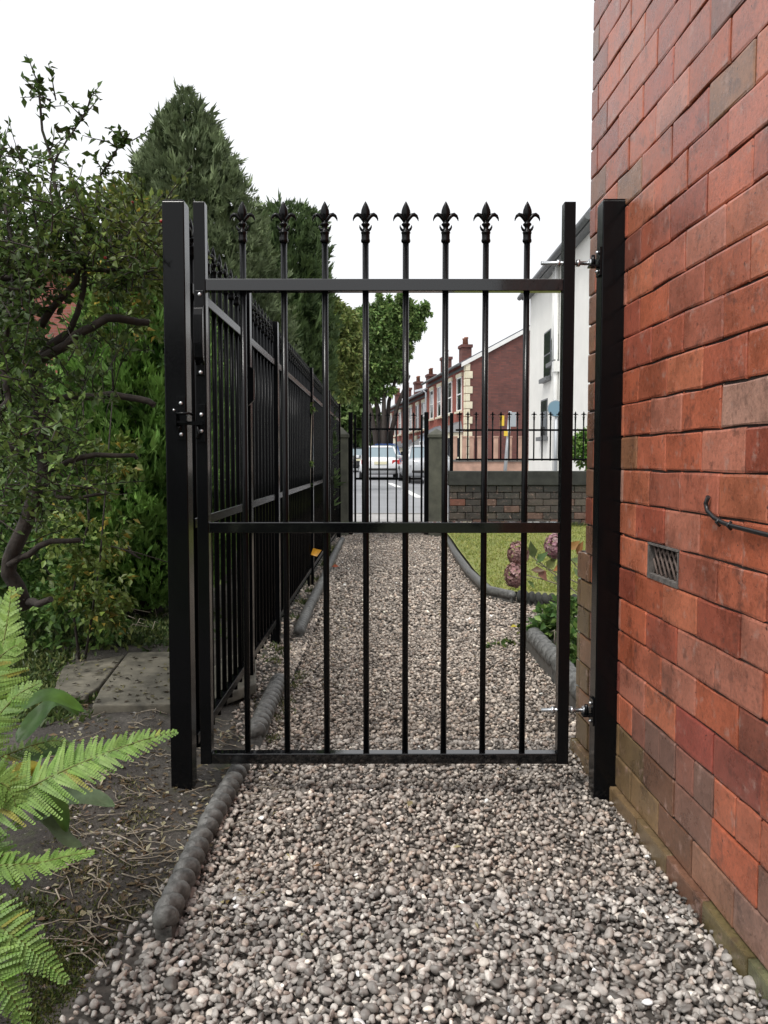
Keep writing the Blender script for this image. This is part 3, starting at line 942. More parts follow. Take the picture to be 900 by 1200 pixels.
for u in (424.8, 434.2, 444.2, 454.2, 464.4, 475, 484.5):
    b = link('bar', sb, sg, (sx_(u), 0, 0)); link('finial', FIN2, b, (0, 0, sz_(493) - .005), (0, 0, 0))

# sooty brick wall with coping, every brick a part
WD = 12.0
gw = thing('garden_wall', 'low sooty brick wall with a dark stone coping at the street end of the lawn', 'wall', (P(527, 580, WD).x, WD, .1), 0, None, 'thing')
go = gw.location
wx1 = 4.6
zt_w = P(450, 569, WD).z
rw = random.Random(9)
bm_l = [MB().box((0, 0, 0), (.222, .1, .092)).mesh('brick', None, .006, 1, True) for _ in range(1)]
M['old_brick'] = brick_mat('old_wall_brick', True)
for me in bm_l: me.materials.append(M['old_brick'])
hb_ = MB().box((0, 0, 0), (.106, .1, .092)).mesh('brick', M['old_brick'], .006, 1, True)
zz = zt_w - .05; k = 0
cols_w = [(.04, .034, .031), (.052, .043, .038), (.032, .029, .027), (.065, .052, .044), (.045, .038, .034), (.08, .065, .052), (.075, .06, .05), (.05, .045, .04), (.13, .075, .058)]
while zz > .12:
    x = go.x + (0 if k % 2 else -.0)
    first = True
    while x < wx1:
        half = first and k % 2
        w = .11 if half else .226
        o = bpy.data.objects.new('brick', hb_ if half else bm_l[0]); C.objects.link(o); o.parent = gw
        o.location = Vector((x + w / 2, WD + .05 + rw.uniform(-.009, .006), zz)) - go
        c = rw.choice(cols_w + ([(.17, .065, .045), (.14, .058, .045)] if x < go.x + .5 else []))
        o.color = (*c, 1)
        x += w; first = False
    zz -= .098; k += 1
mb = MB(); mb.box(((wx1 - go.x) / 2, .155, (zt_w + zz) / 2 - go.z + .01), (wx1 - go.x, .2, zt_w - zz)); 
M['wall_mortar'] = simple('old_wall_mortar', (.075, .07, .06), .95, 0, .7, 10)
mb.build('mortar', M['wall_mortar'], gw)
mb = MB(); mb.box(((wx1 - go.x) / 2 - .0, .13, (P(450, 552, WD).z + zt_w) / 2 - go.z), (wx1 - go.x + .06, .36, P(450, 552, WD).z - zt_w - .002)); mb.build('coping', M['soot_stone'], gw, .012, 2)

rl = thing('wall_railing', 'black railing with spear finials standing on the coping of the low brick wall', 'railing', (P(529, 550, WD + .1).x, WD + .12, P(450, 552, WD).z))
ro = rl.location
zr = lambda v: P(450, v, WD + .12).z - ro.z
mb = MB(); mb.box((0, 0, zr(484) / 2), (.05, .05, zr(484))); mb.build('post', M['black_old'], rl, .003)
for z in (zr(504), zr(538.5)):
    mb = MB(); mb.box(((wx1 - ro.x) / 2 + .03, 0, z), (wx1 - ro.x - .06, .028, .028)); mb.build('rail', M['black_old'], rl, .002)
rbm = MB().tube([(0, 0, zr(540)), (0, 0, zr(492))], .011, 6).mesh('bar', M['black_old'])
i = 0; x = .118
while ro.x + x < wx1 - .05:
    b = link('bar', rbm, rl, (x, 0, 0)); link('finial', FIN2, b, (0, 0, zr(492) - .004)); x += .1205

# ------------------------------------------------------------------ BUILDINGS
def brick_tex(name, c1, c2, mortar, scale_w=.225, scale_h=.075, ang=0.0):
    m, n, l, bs = mat_base(name)
    tc = n.new('ShaderNodeTexCoord')
    mp = n.new('ShaderNodeMapping'); mp.inputs['Rotation'].default_value = (R(90), 0, 0)
    # use x+y along the wall and z up
    sep = n.new('ShaderNodeSeparateXYZ'); l.new(tc.outputs['Object'], sep.inputs[0])
    ad = n.new('ShaderNodeMath'); ad.operation = 'ADD'; l.new(sep.outputs[0], ad.inputs[0]); l.new(sep.outputs[1], ad.inputs[1])
    cb_ = n.new('ShaderNodeCombineXYZ'); l.new(ad.outputs[0], cb_.inputs[0]); l.new(sep.outputs[2], cb_.inputs[1])
    br = n.new('ShaderNodeTexBrick'); l.new(cb_.outputs[0], br.inputs['Vector'])
    br.inputs['Scale'].default_value = 1; br.inputs['Brick Width'].default_value = scale_w; br.inputs['Row Height'].default_value = scale_h
    br.inputs['Mortar Size'].default_value = .006
    br.inputs['Color1'].default_value = (*c1, 1); br.inputs['Color2'].default_value = (*c2, 1); br.inputs['Mortar'].default_value = (*mortar, 1)
    t = noise(n, l, 1.2, 6, .7)
    c = mixc(n, l, 1.0, br.outputs[0], ramp(n, l, t.outputs[0], [(.3, .75), (.7, 1.2)]).outputs[0], 'MULTIPLY')
    l.new(c, bs.inputs['Base Color']); bs.inputs['Roughness'].default_value = .85
    return m
M['bt_red'] = brick_tex('terrace_red_brick', (.33, .085, .055), (.26, .065, .045), (.16, .08, .065))
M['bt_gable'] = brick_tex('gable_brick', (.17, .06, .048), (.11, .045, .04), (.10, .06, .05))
M['bt_far'] = brick_tex('far_house_brick', (.24, .075, .05), (.19, .06, .045), (.2, .12, .1))
M['slate'] = simple('roof_slate', (.10, .105, .12), .55, 0, .3, 3)
M['cream'] = simple('cream_paint', (.70, .64, .48), .6, 0, .1, 4)
M['white'] = simple('white_paint', (.78, .78, .76), .55, 0, .08, 3)
M['render'] = simple('white_render', (.80, .79, .745), .8, 0, .06, 1.2)
M['blue_paint'] = simple('pale_blue_paint', (.50, .58, .68), .6, 0, .1, 3)
M['glass'] = simple('window_glass', (.02, .024, .03), .08, 0, 0, 1, 0, 1, .6)
M['lead'] = simple('grey_gutter', (.12, .125, .13), .5)
M['pot'] = simple('chimney_pot', (.26, .12, .08), .8, 0, .3, 8)

def oriented(origin, tdir):
    """frame: X along the facade, Y into the building, Z up"""
    ang = math.atan2(tdir.y, tdir.x)
    return origin, ang
def window_on(parent, x, z, w, h, y=0.0, frame='white', sash=True, sill=True):
    """window in plane y=const facing -Y"""
    mb = MB(); t = .055
    mb.box((x, y - .012, z + h - t / 2), (w, .05, t)); mb.box((x, y - .012, z + t / 2), (w, .05, t))
    for s in (-1, 1): mb.box((x + s * (w / 2 - t / 2), y - .012, z + h / 2), (t, .048, h - 2 * t))
    if sash: mb.box((x, y - .010, z + h * .5), (w - 2 * t, .04, t * .9))
    wn_ = mb.build('window', M[frame], parent)
    mb = MB(); mb.box((x, y + .004, z + h / 2), (w - 2 * t, .012, h - 2 * t)); mb.build('pane', M['glass'], wn_)
    if sill:
        mb = MB(); mb.box((x, y - .05, z - .05), (w + .16, .13, .09)); mb.build('sill', M['cream'] if frame == 'white' else M[frame], wn_)
    return wn_

TD = Vector((-.124, 1, 0)).normalized()
T0 = Vector((P(545, 560, 36).x, 36, 0))
def facade_z(v, d): return P(450, v, d).z
def terraced(i, s0, width, eave, label, bay_mat, gable=False):
    o = T0 + TD * s0
    base = gz(o.y) - .15
    # local X runs along the street AWAY from the viewer; -Y must face the road (left) -> X = -TD flipped so use rotation with Y into building
    t = thing('terraced_house', label, 'house', (o.x, o.y, base), math.atan2(-TD.y, -TD.x), 'terraced houses along the street')
    # local +X = towards the viewer, local -Y = ... check: rotate(+X)= -TD, +Y = rotate 90deg ccw of -TD
    H = eave - base; dep = 5.6; W = width
    # in this frame +Y points to the right of the street (into the houses)
    mb = MB()
    mb.box((-W / 2, dep / 2, H / 2), (W - .004, dep, H))
    rise = 1.5
    mb._add([(-.002, 0, H), (-.002, dep, H), (-.002, dep / 2, H + rise), (-W + .002, 0, H), (-W + .002, dep, H), (-W + .002, dep / 2, H + rise)],
            [[0, 1, 2], [3, 5, 4], [0, 2, 5, 3], [1, 4, 5, 2], [0, 3, 4, 1]])
    wall = mb.build('wall', M['bt_red'], t, fix=True)
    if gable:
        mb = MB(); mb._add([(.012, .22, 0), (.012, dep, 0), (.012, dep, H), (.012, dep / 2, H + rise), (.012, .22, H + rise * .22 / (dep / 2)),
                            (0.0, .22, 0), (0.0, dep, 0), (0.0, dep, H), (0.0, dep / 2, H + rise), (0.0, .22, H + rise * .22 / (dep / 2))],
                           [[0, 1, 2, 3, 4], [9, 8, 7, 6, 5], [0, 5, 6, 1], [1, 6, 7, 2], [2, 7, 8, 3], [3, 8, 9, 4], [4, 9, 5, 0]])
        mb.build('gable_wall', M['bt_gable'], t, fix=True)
        q = 0; z = .3
        qm = [MB().box((0, 0, 0), (.05 if False else .22, .05, .30)).mesh('quoin', M['cream'], .01, 1, True), MB().box((0, 0, 0), (.05, .30, .30)).mesh('quoin', M['cream'], .01, 1, True), MB().box((0, 0, 0), (.05, .19, .30)).mesh('quoin', M['cream'], .01, 1, True)]
        while z < H - .1:
            link('quoin', qm[1 if q % 2 else 2], t, (.03, .15 if q % 2 else .095, z)); 
            link('quoin', qm[0], t, (-.10, -.02, z))
            z += .325; q += 1
        for s in (0, 1):       # bargeboards
            y0, y1 = (-.2, dep / 2) if s == 0 else (dep + .2, dep / 2)
            z0, z1 = H - .2 * rise / (dep / 2), H + rise
            mb = MB(); mb.hull8([(.014, y0, z0 - .12), (.10, y0, z0 - .12), (.10, y1, z1 - .12), (.014, y1, z1 - .12), (.014, y0, z0 + .06), (.10, y0, z0 + .06), (.10, y1, z1 + .06), (.014, y1, z1 + .06)])
            mb.build('bargeboard', M['white'], t, fix=True)
    ov = .05 if gable else 0
    for s in (0, 1):
        y0, y1 = (-.28, dep / 2) if s == 0 else (dep + .28, dep / 2)
        z0, z1 = H - .28 * rise / (dep / 2) + .02, H + rise + .02
        mb = MB(); mb.hull8([(-W + .003, y0, z0), (ov, y0, z0), (ov, y1, z1), (-W + .003, y1, z1), (-W + .003, y0, z0 + .09), (ov, y0, z0 + .09), (ov, y1, z1 + .09), (-W + .003, y1, z1 + .09)])
        mb.build('roof', M['slate'], t, fix=True)
    mb = MB(); mb.tube([(-W + .01, -.32, H - .12), (-.01, -.32, H - .12)], .06, 6); mb.box((-W / 2, -.012, H - .22), (W - .01, .05, .12)); mb.build('gutter', M['lead'], t)
    # chimney on the far party wall
    mb = MB(); mb.box((-W + .35, .95, H + .45), (.75, .46, 1.7)); mb.box((-W + .35, .95, H + 1.24), (.85, .56, .14)); ch = mb.build('chimney', M['bt_gable'], t, fix=True)
    for q in (-.2, .2):
        mb = MB(); mb.lathe([(.10, 0), (.085, .28), (.11, .3), (.10, .36)], 8, c=(-W + .35 + q, .95, H + 1.315)); mb.build('chimney_pot', M['pot'], ch)
    # upper windows, bay, door
    for x in (-W * .25, -W * .70):
        window_on(t, x, H - 2.05, 1.0, 1.5, -.012)
        mb = MB(); mb.box((x, -.03, H - .47), (1.2, .07, .16)); mb.build('lintel', M['cream'], t)
    bx = -W * .36; bw = 2.3; bh = H - 3.0
    mb = MB()
    pl = [(bx - bw / 2, -.004), (bx - bw / 2 + .5, -.8), (bx + bw / 2 - .5, -.8), (bx + bw / 2, -.004)]
    mb.poly_prism([(x, y, .0) for x, y in pl], (0, 0, bh)); bay = mb.build('bay', M[bay_mat], t, fix=True)
    mb = MB(); mb._add([(bx - bw / 2 - .1, -.006, bh + .002), (bx - bw / 2 + .45, -.92, bh + .002), (bx + bw / 2 - .45, -.92, bh + .002), (bx + bw / 2 + .1, -.006, bh + .002), (bx - bw / 2 + .3, -.006, bh + .5), (bx + bw / 2 - .3, -.006, bh + .5)],
                       [[3, 2, 1, 0], [0, 1, 4], [1, 2, 5, 4], [2, 3, 5], [0, 4, 5, 3]]); mb.build('bay_roof', M['slate'] if i % 2 else M['lead'], t, fix=True)
    window_on(bay, bx, 1.0, 1.1, bh - 1.25, -.83, sill=False)
    for s in (1, -1):   # side lights of the bay
        xa, ya, xb, yb = bx + s * bw / 2, -.004, bx + s * (bw / 2 - .5), -.8
        nx_, ny_ = (yb - ya), -(xb - xa); k_ = math.hypot(nx_, ny_); nx_, ny_ = nx_ / k_ , ny_ / k_
        if nx_ * s < 0: nx_, ny_ = -nx_, -ny_
        pts_ = [(xa + (xb - xa) * f, ya + (yb - ya) * f) for f in (.18, .82)]
        mb = MB(); q = [(pts_[0][0] + nx_ * .01, pts_[0][1] + ny_ * .01, 1.0), (pts_[1][0] + nx_ * .01, pts_[1][1] + ny_ * .01, 1.0)]
        mb.poly_prism([q[0], q[1], (q[1][0], q[1][1], bh - .25), (q[0][0], q[0][1], bh - .25)], (-nx_ * .05, -ny_ * .05, 0)); mb.build('pane', M['glass'], bay, fix=True)
    mb = MB(); mb.box((-W * .82, -.02, 1.1), (1.0, .08, 2.2)); dr = mb.build('door', M['blue_paint'] if i % 2 else M['cream'], t)
    mb = MB(); mb.box((-W * .82, -.075, 1.45), (.55, .03, .7)); mb.build('pane', M['glass'], dr)
    return t
spec = [(0, 4.7, 'nearest terraced house of red brick with a gable wall and cream quoins', 'cream', True),
        (4.7, 4.7, 'second red terraced house from the gable, with a pale blue bay', 'blue_paint', False),
        (9.4, 4.6, 'third terraced house from the gable, first under the lower roof', 'white', False),
        (14.0, 4.6, 'fourth terraced house from the gable, partly behind the street tree', 'cream', False),
        (18.6, 4.6, 'fifth terraced house from the gable, behind the street tree trunks', 'white', False),
        (23.2, 4.6, 'farthest terraced house of the row, behind the street tree', 'blue_paint', False)]
E0 = facade_z(424, 36)
for i, (s0, w, lab, bm_, gab) in enumerate(spec):
    terraced(i, s0, w, E0 - (0.0 if s0 < 9 else .45), lab, bm_, gab)

# white rendered house on the right
WX = 4.18
wh = thing('white_house', 'white rendered house with dark gutter seen between the gate and the brick wall', 'house', (WX, 16.5, .1))
d0, d1 = 16.5, 24.0
ez = P(450, 343, 24.0).z
mb = MB(); mb.box((3.5, (d1 - d0) / 2, ez / 2 - .1), (7.0, d1 - d0, ez)); mb.build('wall', M['render'], wh, .02)
mb = MB(); mb.hull8([(-.22, -.3, ez - .15), (3.5, -.3, ez + 2.6), (3.5, d1 - d0 + .3, ez + 2.6), (-.22, d1 - d0 + .3, ez - .15), (-.22, -.3, ez - .03), (3.5, -.3, ez + 2.75), (3.5, d1 - d0 + .3, ez + 2.75), (-.22, d1 - d0 + .3, ez - .03)])
mb.build('roof', M['slate'], wh, fix=True)
mb = MB(); mb.hull8([(7.4, -.3, ez - .22), (3.5, -.3, ez + 2.6), (3.5, d1 - d0 + .3, ez + 2.6), (7.4, d1 - d0 + .3, ez - .22), (7.4, -.3, ez - .1), (3.5, -.3, ez + 2.75), (3.5, d1 - d0 + .3, ez + 2.75), (7.4, d1 - d0 + .3, ez - .1)])
mb.build('roof', M['slate'], wh, fix=True)
mb = MB(); mb.poly_prism([(.01, .02, ez - .1), (6.99, .02, ez - .1), (3.5, .02, ez + 2.55)], (0, .3, 0)); mb.build('gable_wall', M['render'], wh, fix=True)
mb = MB(); mb.tube([(-.26, -.3, ez - .2), (-.26, d1 - d0 + .3, ez - .2)], .07, 8); mb.box((-.1, (d1 - d0) / 2, ez - .24), (.2, d1 - d0 + .5, .06)); mb.build('gutter', M['lead'], wh)
def wwin(d, z0, z1, w=.85):
    mb = MB(); h = z1 - z0; y = d - d0
    mb.box((-.004, y, z0 + h / 2), (.03, w, h)); f = mb.build('window', M['lead'], wh)
    mb = MB(); mb.box((-.012, y, z0 + h * .25 + .01), (.03, w - .08, h / 2 - .06)); mb.box((-.012, y, z0 + h * .75 - .01), (.03, w - .08, h / 2 - .06)); mb.build('pane', M['glass'], f)
    mb = MB(); mb.box((-.06, y, z0 - .05), (.14, w + .15, .1)); mb.build('sill', M['lead'], f)
for u, v0, v1 in ((640, 388, 443), (648.5, 394, 424), (637, 468, 512)):
    d = WX * F / (u - 450)
    wwin(d, P(450, v1, d).z - .1, P(450, v0, d).z - .1)
dd = WX * F / (653.0 - 450)
mb = MB(); mb.tube([(-.07, dd - d0, 0), (-.07, dd - d0, ez - .3)], .055, 8); mb.tube([(-.07, dd - d0 + .32, ez * .55), (-.07, dd - d0 + .32, ez - .3)], .04, 8); mb.box((-.06, dd - d0, ez * .55), (.16, .2, .25))
mb.build('drainpipe', M['white'], wh)

# red brick house glimpsed through the shrub on the left
bh = thing('brick_cottage', 'red brick house with an arched window glimpsed through the shrub branches', 'house', (P(88, 380, 22).x, 22, -.2))
bo = bh.location
xl, xr = P(20, 380, 22).x - bo.x, P(93, 380, 22).x - bo.x
zt2 = P(450, 322, 22).z + .2
mb = MB(); mb.box(((xl + xr) / 2, 3, zt2 / 2), (xr - xl, 6, zt2)); mb.build('wall', M['bt_far'], bh)
xw = P(119, 380, 22).x - bo.x
mb = MB(); mb.box(((xr + xw) / 2 + .002, 3.6, zt2 / 2 - .1), (xw - xr, 6, zt2 - .2)); wg = mb.build('wing', M['bt_far'], bh)
mb = MB(); mb.box(((xl + xw) / 2, 3.2, zt2 + .06), (xw - xl + .3, 6.8, .12)); mb.build('parapet', M['bt_gable'], bh, .02)
zw0, zw1 = P(450, 368, 22).z + .2, P(450, 349, 22).z + .2
xc, ww = P(108, 360, 22).x - bo.x, .42
arch = [(xc - ww / 2, .56, zw0)] + [(xc + ww / 2, .56, zw0)] + [(xc + ww / 2 * math.cos(a), .56, zw1 - ww / 2 + ww / 2 * math.sin(a)) for a in np.linspace(0, math.pi, 9)]
mb = MB(); mb.poly_prism([(x + (x - xc) * .35, .57, z + (z - (zw0 + zw1) / 2) * .2) for x, y, z in arch], (0, .05, 0)); aw = mb.build('arched_window', M['cream'], bh, fix=True)
mb = MB(); mb.poly_prism(arch, (0, .03, 0)); mb.build('pane', M['glass'], aw, fix=True)

# low wall with brick piers over the road, in front of the gable
fw = thing('boundary_wall', 'low reddish wall with brick piers in front of the gable house over the road', 'wall', (P(530, 545, 27).x, 27, gz(27) - .1), 0, None, 'thing')
fo = fw.location
M['pinkwall'] = simple('weathered_red_wall', (.46, .29, .22), .8, 0, .25, 3)
mb = MB(); L_ = P(655, 545, 27).x - fo.x; zw_ = P(450, 541, 27).z - fo.z
mb.box((L_ / 2, 0, zw_ / 2), (L_, .22, zw_)); mb.build('wall', M['pinkwall'], fw)
mb = MB(); mb.box((L_ / 2, 0, zw_ + .035), (L_ + .1, .3, .07)); mb.build('coping', M['concrete'], fw, .01)
for u in (533, 544, 552.5, 562, 581, 597, 610, 624.5, 641):
    x = P(u, 540, 27).x - fo.x
    mb = MB(); mb.box((x, 0, P(450, 513, 27).z / 2 - fo.z / 2), (.135, .16, P(450, 513, 27).z - fo.z)); pr = mb.build('pier', M['pinkwall'], fw, .01)
    mb = MB(); mb.box((x, 0, P(450, 513, 27).z - fo.z + .03), (.16, .19, .05)); mb.build('pier_cap', M['pinkwall'], pr)

# ------------------------------------------------------------------ SIGNS and lamp
M['galv'] = simple('galvanised_post', (.42, .44, .46), .45, .5, .1, 6)
M['sign_blue'] = simple('blue_sign_face', (.17, .28, .36), .4)
M['sign_grey'] = simple('sign_back', (.34, .37, .40), .5)
M['yellow'] = simple('yellow_sign_face', (.72, .50, .05), .4)
d = 15.2; t = thing('road_sign', 'round blue sign on a pale post in front of the white house', 'sign', (P(651, 550, d).x, d, gz(d) - .1))
zs2 = P(450, 479, d).z - t.location.z
mb = MB(); mb.tube([(0, 0, 0), (0, 0, zs2 + .16)], .03, 8); mb.build('post', M['galv'], t)
mb = MB(); mb.tube([(-.02, -.04, zs2), (-.02, -.055, zs2)], .137, 24); f = mb.build('disc', M['sign_blue'], t)
mb = MB(); mb.tube([(-.02, -.034, zs2), (-.02, -.039, zs2)], .15, 24); mb.build('rim', M['sign_grey'], f)
d = 24; t = thing('sign_post', 'leaning grey post with a grey panel and yellow signs over the road', 'sign', (P(590, 548, d).x, d, gz(d) - .1))
tb = P(598, 482, d) - t.location
mb = MB(); mb.tube([(0, 0, 0), tb], .05, 8); mb.build('post', M['galv'], t)
for u0, u1, v0, v1, mt in ((597, 605, 483, 500, 'sign_grey'), (586, 591, 487, 499, 'yellow'), (590.5, 595, 503, 511, 'yellow')):
    a, b = P(u0, v1, d - .08) - t.location, P(u1, v0, d - .08) - t.location
    mb = MB(); mb.box(((a.x + b.x) / 2, a.y, (a.z + b.z) / 2), (b.x - a.x, .02, b.z - a.z)); mb.build('panel', M[mt], t, .004)
d = 38; t = thing('street_lamp', 'slim grey street lamp on the pavement before the terraced houses', 'street lamp', (P(499, 548, d).x, d, gz(d) - .1))
a, b, c_ = P(499, 460, d) - t.location, P(494, 456.5, d) - t.location, P(486, 458, d) - t.location
mb = MB(); mb.tube([(0, 0, 0), (a.x, 0, a.z * .25), a, b], [.07, .05, .04, .035], 8); mb.build('column', M['galv'], t)
mb = MB(); mb.hull8([b + Vector((.05, -.09, -.03)), c_ + Vector((0, -.09, -.06)), c_ + Vector((0, .09, -.06)), b + Vector((.05, .09, -.03)), b + Vector((.05, -.06, .06)), c_ + Vector((0, -.05, .03)), c_ + Vector((0, .05, .03)), b + Vector((.05, .06, .06))]); mb.build('lantern', M['sign_grey'], t, fix=True)

# ------------------------------------------------------------------ CARS
M['car_white'] = simple('white_car_paint', (.74, .75, .76), .25, 0, 0, 1, 0, 1, .5, .6)
M['car_silver'] = simple('silver_car_paint', (.50, .52, .54), .3, .4, 0, 1, 0, 1, .5, .5)
M['car_blue'] = simple('blue_car_paint', (.04, .08, .22), .25, 0, 0, 1, 0, 1, .5, .6)
M['car_dark'] = simple('dark_car_paint', (.02, .022, .025), .25, 0, 0, 1, 0, 1, .5, .6)
M['car_glass'] = simple('car_glass', (.20, .26, .29), .06, 0, 0, 1, 0, 1, .8)
M['tyre'] = simple('tyre_rubber', (.015, .015, .016), .85)
M['red_lens'] = simple('red_lens', (.42, .02, .02), .2)
M['clear_lens'] = simple('clear_lens', (.6, .62, .64), .12)
M['plate'] = simple('number_plate', (.70, .66, .45), .5)
M['trim'] = simple('black_trim', (.02, .02, .02), .5)
def car(label, x, d, rz, paint, rear=True, W=1.76, L=4.4, H=1.43, group='cars on the street'):
    t = thing('parked_car', label, 'car', (x, d, roadz(d)), rz, group)
    hw = W / 2
    # stations along length, y=0 at the end facing -Y (the viewer): (y, zlow, zbelt, halfwidth)
    st = [(0.0, .42, .72, .60), (.03, .34, .86, .80), (.12, .26, .92, .93), (.5, .22, .96, .985), (1.1, .2, .94, 1.0), (2.2, .2, .92, 1.0), (3.2, .2, .90, .99), (3.9, .22, .84, .95), (4.25, .28, .72, .86), (4.36, .36, .62, .66)]
    n = 12; vs, fs = [], []
    for y, zl, zb, w in st:
        zm = (zl + zb) / 2; hh = (zb - zl) / 2
        for k in range(n):
            a = 2 * math.pi * (k + .5) / n
            cx, cz = math.cos(a), math.sin(a)
            px = math.copysign(abs(cx) ** .35, cx); pz = math.copysign(abs(cz) ** .45, cz)
            vs.append((hw * w * px * (1 - .05 * max(0, pz)), y, zm + hh * pz))
    for i in range(len(st) - 1):
        for k in range(n):
            k2 = (k + 1) % n
            fs.append([i * n + k, i * n + k2, (i + 1) * n + k2, (i + 1) * n + k])
    fs.append(list(range(n))[::-1]); fs.append([(len(st) - 1) * n + k for k in range(n)])
    mb = MB(); mb._add(vs, fs, True); mb.build('body', M[paint], t, fix=True)
    # glasshouse: glass solid, with roof and pillars in body colour
    gb = [(.62, .9, .80), (1.25, 1.36, .66), (1.7, H, .62), (2.4, H, .62), (2.75, 1.36, .65), (3.35, .88, .82)]
    zbelt = .9
    vs = []
    sec = [(.62, .84), (1.28, .66), (2.62, .66), (3.35, .84)]
    low = [(-hw * .86, .62), (hw * .86, .62), (hw * .88, 3.4), (-hw * .88, 3.4)]
    top = [(-hw * .66, 1.28), (hw * .66, 1.28), (hw * .66, 2.55), (-hw * .66, 2.55)]
    mb = MB(); mb.hull8([(a, b, .86) for a, b in low] + [(a, b, H - .05) for a, b in top]); mb.build('glass', M['car_glass'], t, .03, 2, fix=True)
    mb = MB(); mb.hull8([(-hw * .67, 1.2, H - .075), (hw * .67, 1.2, H - .075), (hw * .67, 2.62, H - .075), (-hw * .67, 2.62, H - .075),
                         (-hw * .55, 1.4, H), (hw * .55, 1.4, H), (hw * .55, 2.45, H), (-hw * .55, 2.45, H)]); mb.build('roof', M[paint], t, .02, 2, fix=True)
    for s in (-1, 1):
        for (a0, b0), (a1, b1) in (((hw * .855, .64), (hw * .665, 1.26)), ((hw * .875, 3.36), (hw * .665, 2.57)), ((hw * .885, 1.9), (hw * .675, 1.9))):
            mb = MB(); mb.tube([(s * a0, b0, .88), (s * a1, b1, H - .06)], .045, 6); mb.build('pillar', M[paint], t)
    for s in (-1, 1):
        mb = MB(); mb.box((s * (hw + .06), 2.85, .98), (.16, .1, .12)); mb.build('mirror', M[paint], t, .025, 2)
        for y in (.85, 3.45):
            mb = MB(); mb.tube([(s * (hw - .21), y, .31), (s * (hw - .015), y, .31)], .31, 16); wv = mb.build('wheel', M['tyre'], t)
            mb = MB(); mb.tube([(s * (hw - .02), y, .31), (s * (hw - .005), y, .31)], .2, 14); mb.build('rim', M['galv'], wv)
        lens = 'red_lens' if rear else 'clear_lens'
        mb = MB(); mb.hull8([(s * hw * .52, -.005, .66), (s * hw * .90, .05, .66), (s * hw * .90, .16, .66), (s * hw * .52, .12, .66), (s * hw * .55, .0, .82), (s * hw * .90, .06, .83), (s * hw * .90, .16, .83), (s * hw * .55, .12, .82)])
        mb.build('tail_light' if rear else 'headlight', M[lens], t, .012, 1, fix=True)
    mb = MB(); mb.box((0, -.012, .70 if rear else .5), (.52, .02, .115)); mb.build('number_plate', M['plate'], t)
    mb = MB(); mb.box((0, -.0, .44), (W * .78, .09, .09)); mb.build('bumper', M['trim'], t, .02, 2)
    return t
car('white saloon car seen from behind through the street gate', P(446, 550, 34).x, 34, R(2), 'car_white')
car('silver car half hidden by the right post of the street gate', P(505, 550, 30).x, 30, R(4), 'car_silver', False)
car('dark blue car parked ahead of the white saloon', P(455, 550, 44).x, 44, R(5), 'car_blue', True, 1.75, 4.4, 1.62)
car('dark car at the left kerb far along the street', P(422, 540, 47).x, 47, R(4), 'car_dark', True)

# ------------------------------------------------------------------ VEGETATION
def unit(v): return v / np.maximum(1e-9, np.linalg.norm(v, axis=-1, keepdims=True))
def leaf_arrays(p, d, nrm, ln, wd, fold=.25, droop=0.0):
    """leaves: base p, direction d, facing nrm; 4 verts, 2 triangles each"""
    d = unit(d); s = unit(np.cross(d, nrm)); nn = np.cross(s, d)
    ln = ln[:, None]; wd = wd[:, None]
    b = p; t = p + d * ln - nn * ln * droop
    m = p + d * ln * .45
    l_ = m + s * wd * .5 + nn * wd * fold
    r_ = m - s * wd * .5 + nn * wd * fold
    V = np.stack([b, r_, t, l_], 1).reshape(-1, 3)
    i = np.arange(len(p))[:, None] * 4
    Fc = np.concatenate([i + np.array([0, 1, 2]), i + np.array([0, 2, 3])], 0)
    return V, Fc
def leaf_obj(name, p, d, nrm, ln, wd, col, mat, parent=None, kind=None, fold=.25, droop=.1):
    off = np.array(parent.location) if parent is not None else np.zeros(3)
    V, Fc = leaf_arrays(p - off, d, nrm, ln, wd, fold, droop)
    o = link(name, fast_mesh(name, V, Fc, mat, np.repeat(col, 4, 0)), parent)
    if kind: o['kind'] = kind
    return o
def tints(r, N, base, var=.25, alt=None, palt=.0):
    c = np.array(base)[None] * r.uniform(1 - var, 1 + var, (N, 1)) * r.uniform(.92, 1.08, (N, 3))
    if alt is not None:
        k = r.random(N) < palt
        c[k] = np.array(alt)[None] * r.uniform(.7, 1.25, (k.sum(), 1))
    return c
def fans(r, p, d, n, ln, wd, spread):
    """each spray -> n narrow leaflets fanned in a plane"""
    N = len(p)
    d = unit(d); q = unit(np.cross(d, unit(r.normal(size=(N, 3)))))
    nr = np.cross(d, q)
    ang = np.linspace(-spread, spread, n)[None, :, None] + r.normal(0, .1, (N, n, 1))
    dd = d[:, None] * np.cos(ang) + q[:, None] * np.sin(ang)
    pp = np.repeat(p[:, None], n, 1) + d[:, None] * (ln[:, None, None] * r.uniform(0, .45, (N, n, 1)))
    L = np.repeat(ln[:, None], n, 1) * (1 - .35 * np.abs(ang[..., 0]) / max(spread, .01)) * r.uniform(.75, 1.15, (N, n))
    Wd = np.repeat(wd[:, None], n, 1)
    nn = np.repeat(nr[:, None], n, 1)
    return pp.reshape(-1, 3), dd.reshape(-1, 3), nn.reshape(-1, 3), L.ravel(), Wd.ravel()

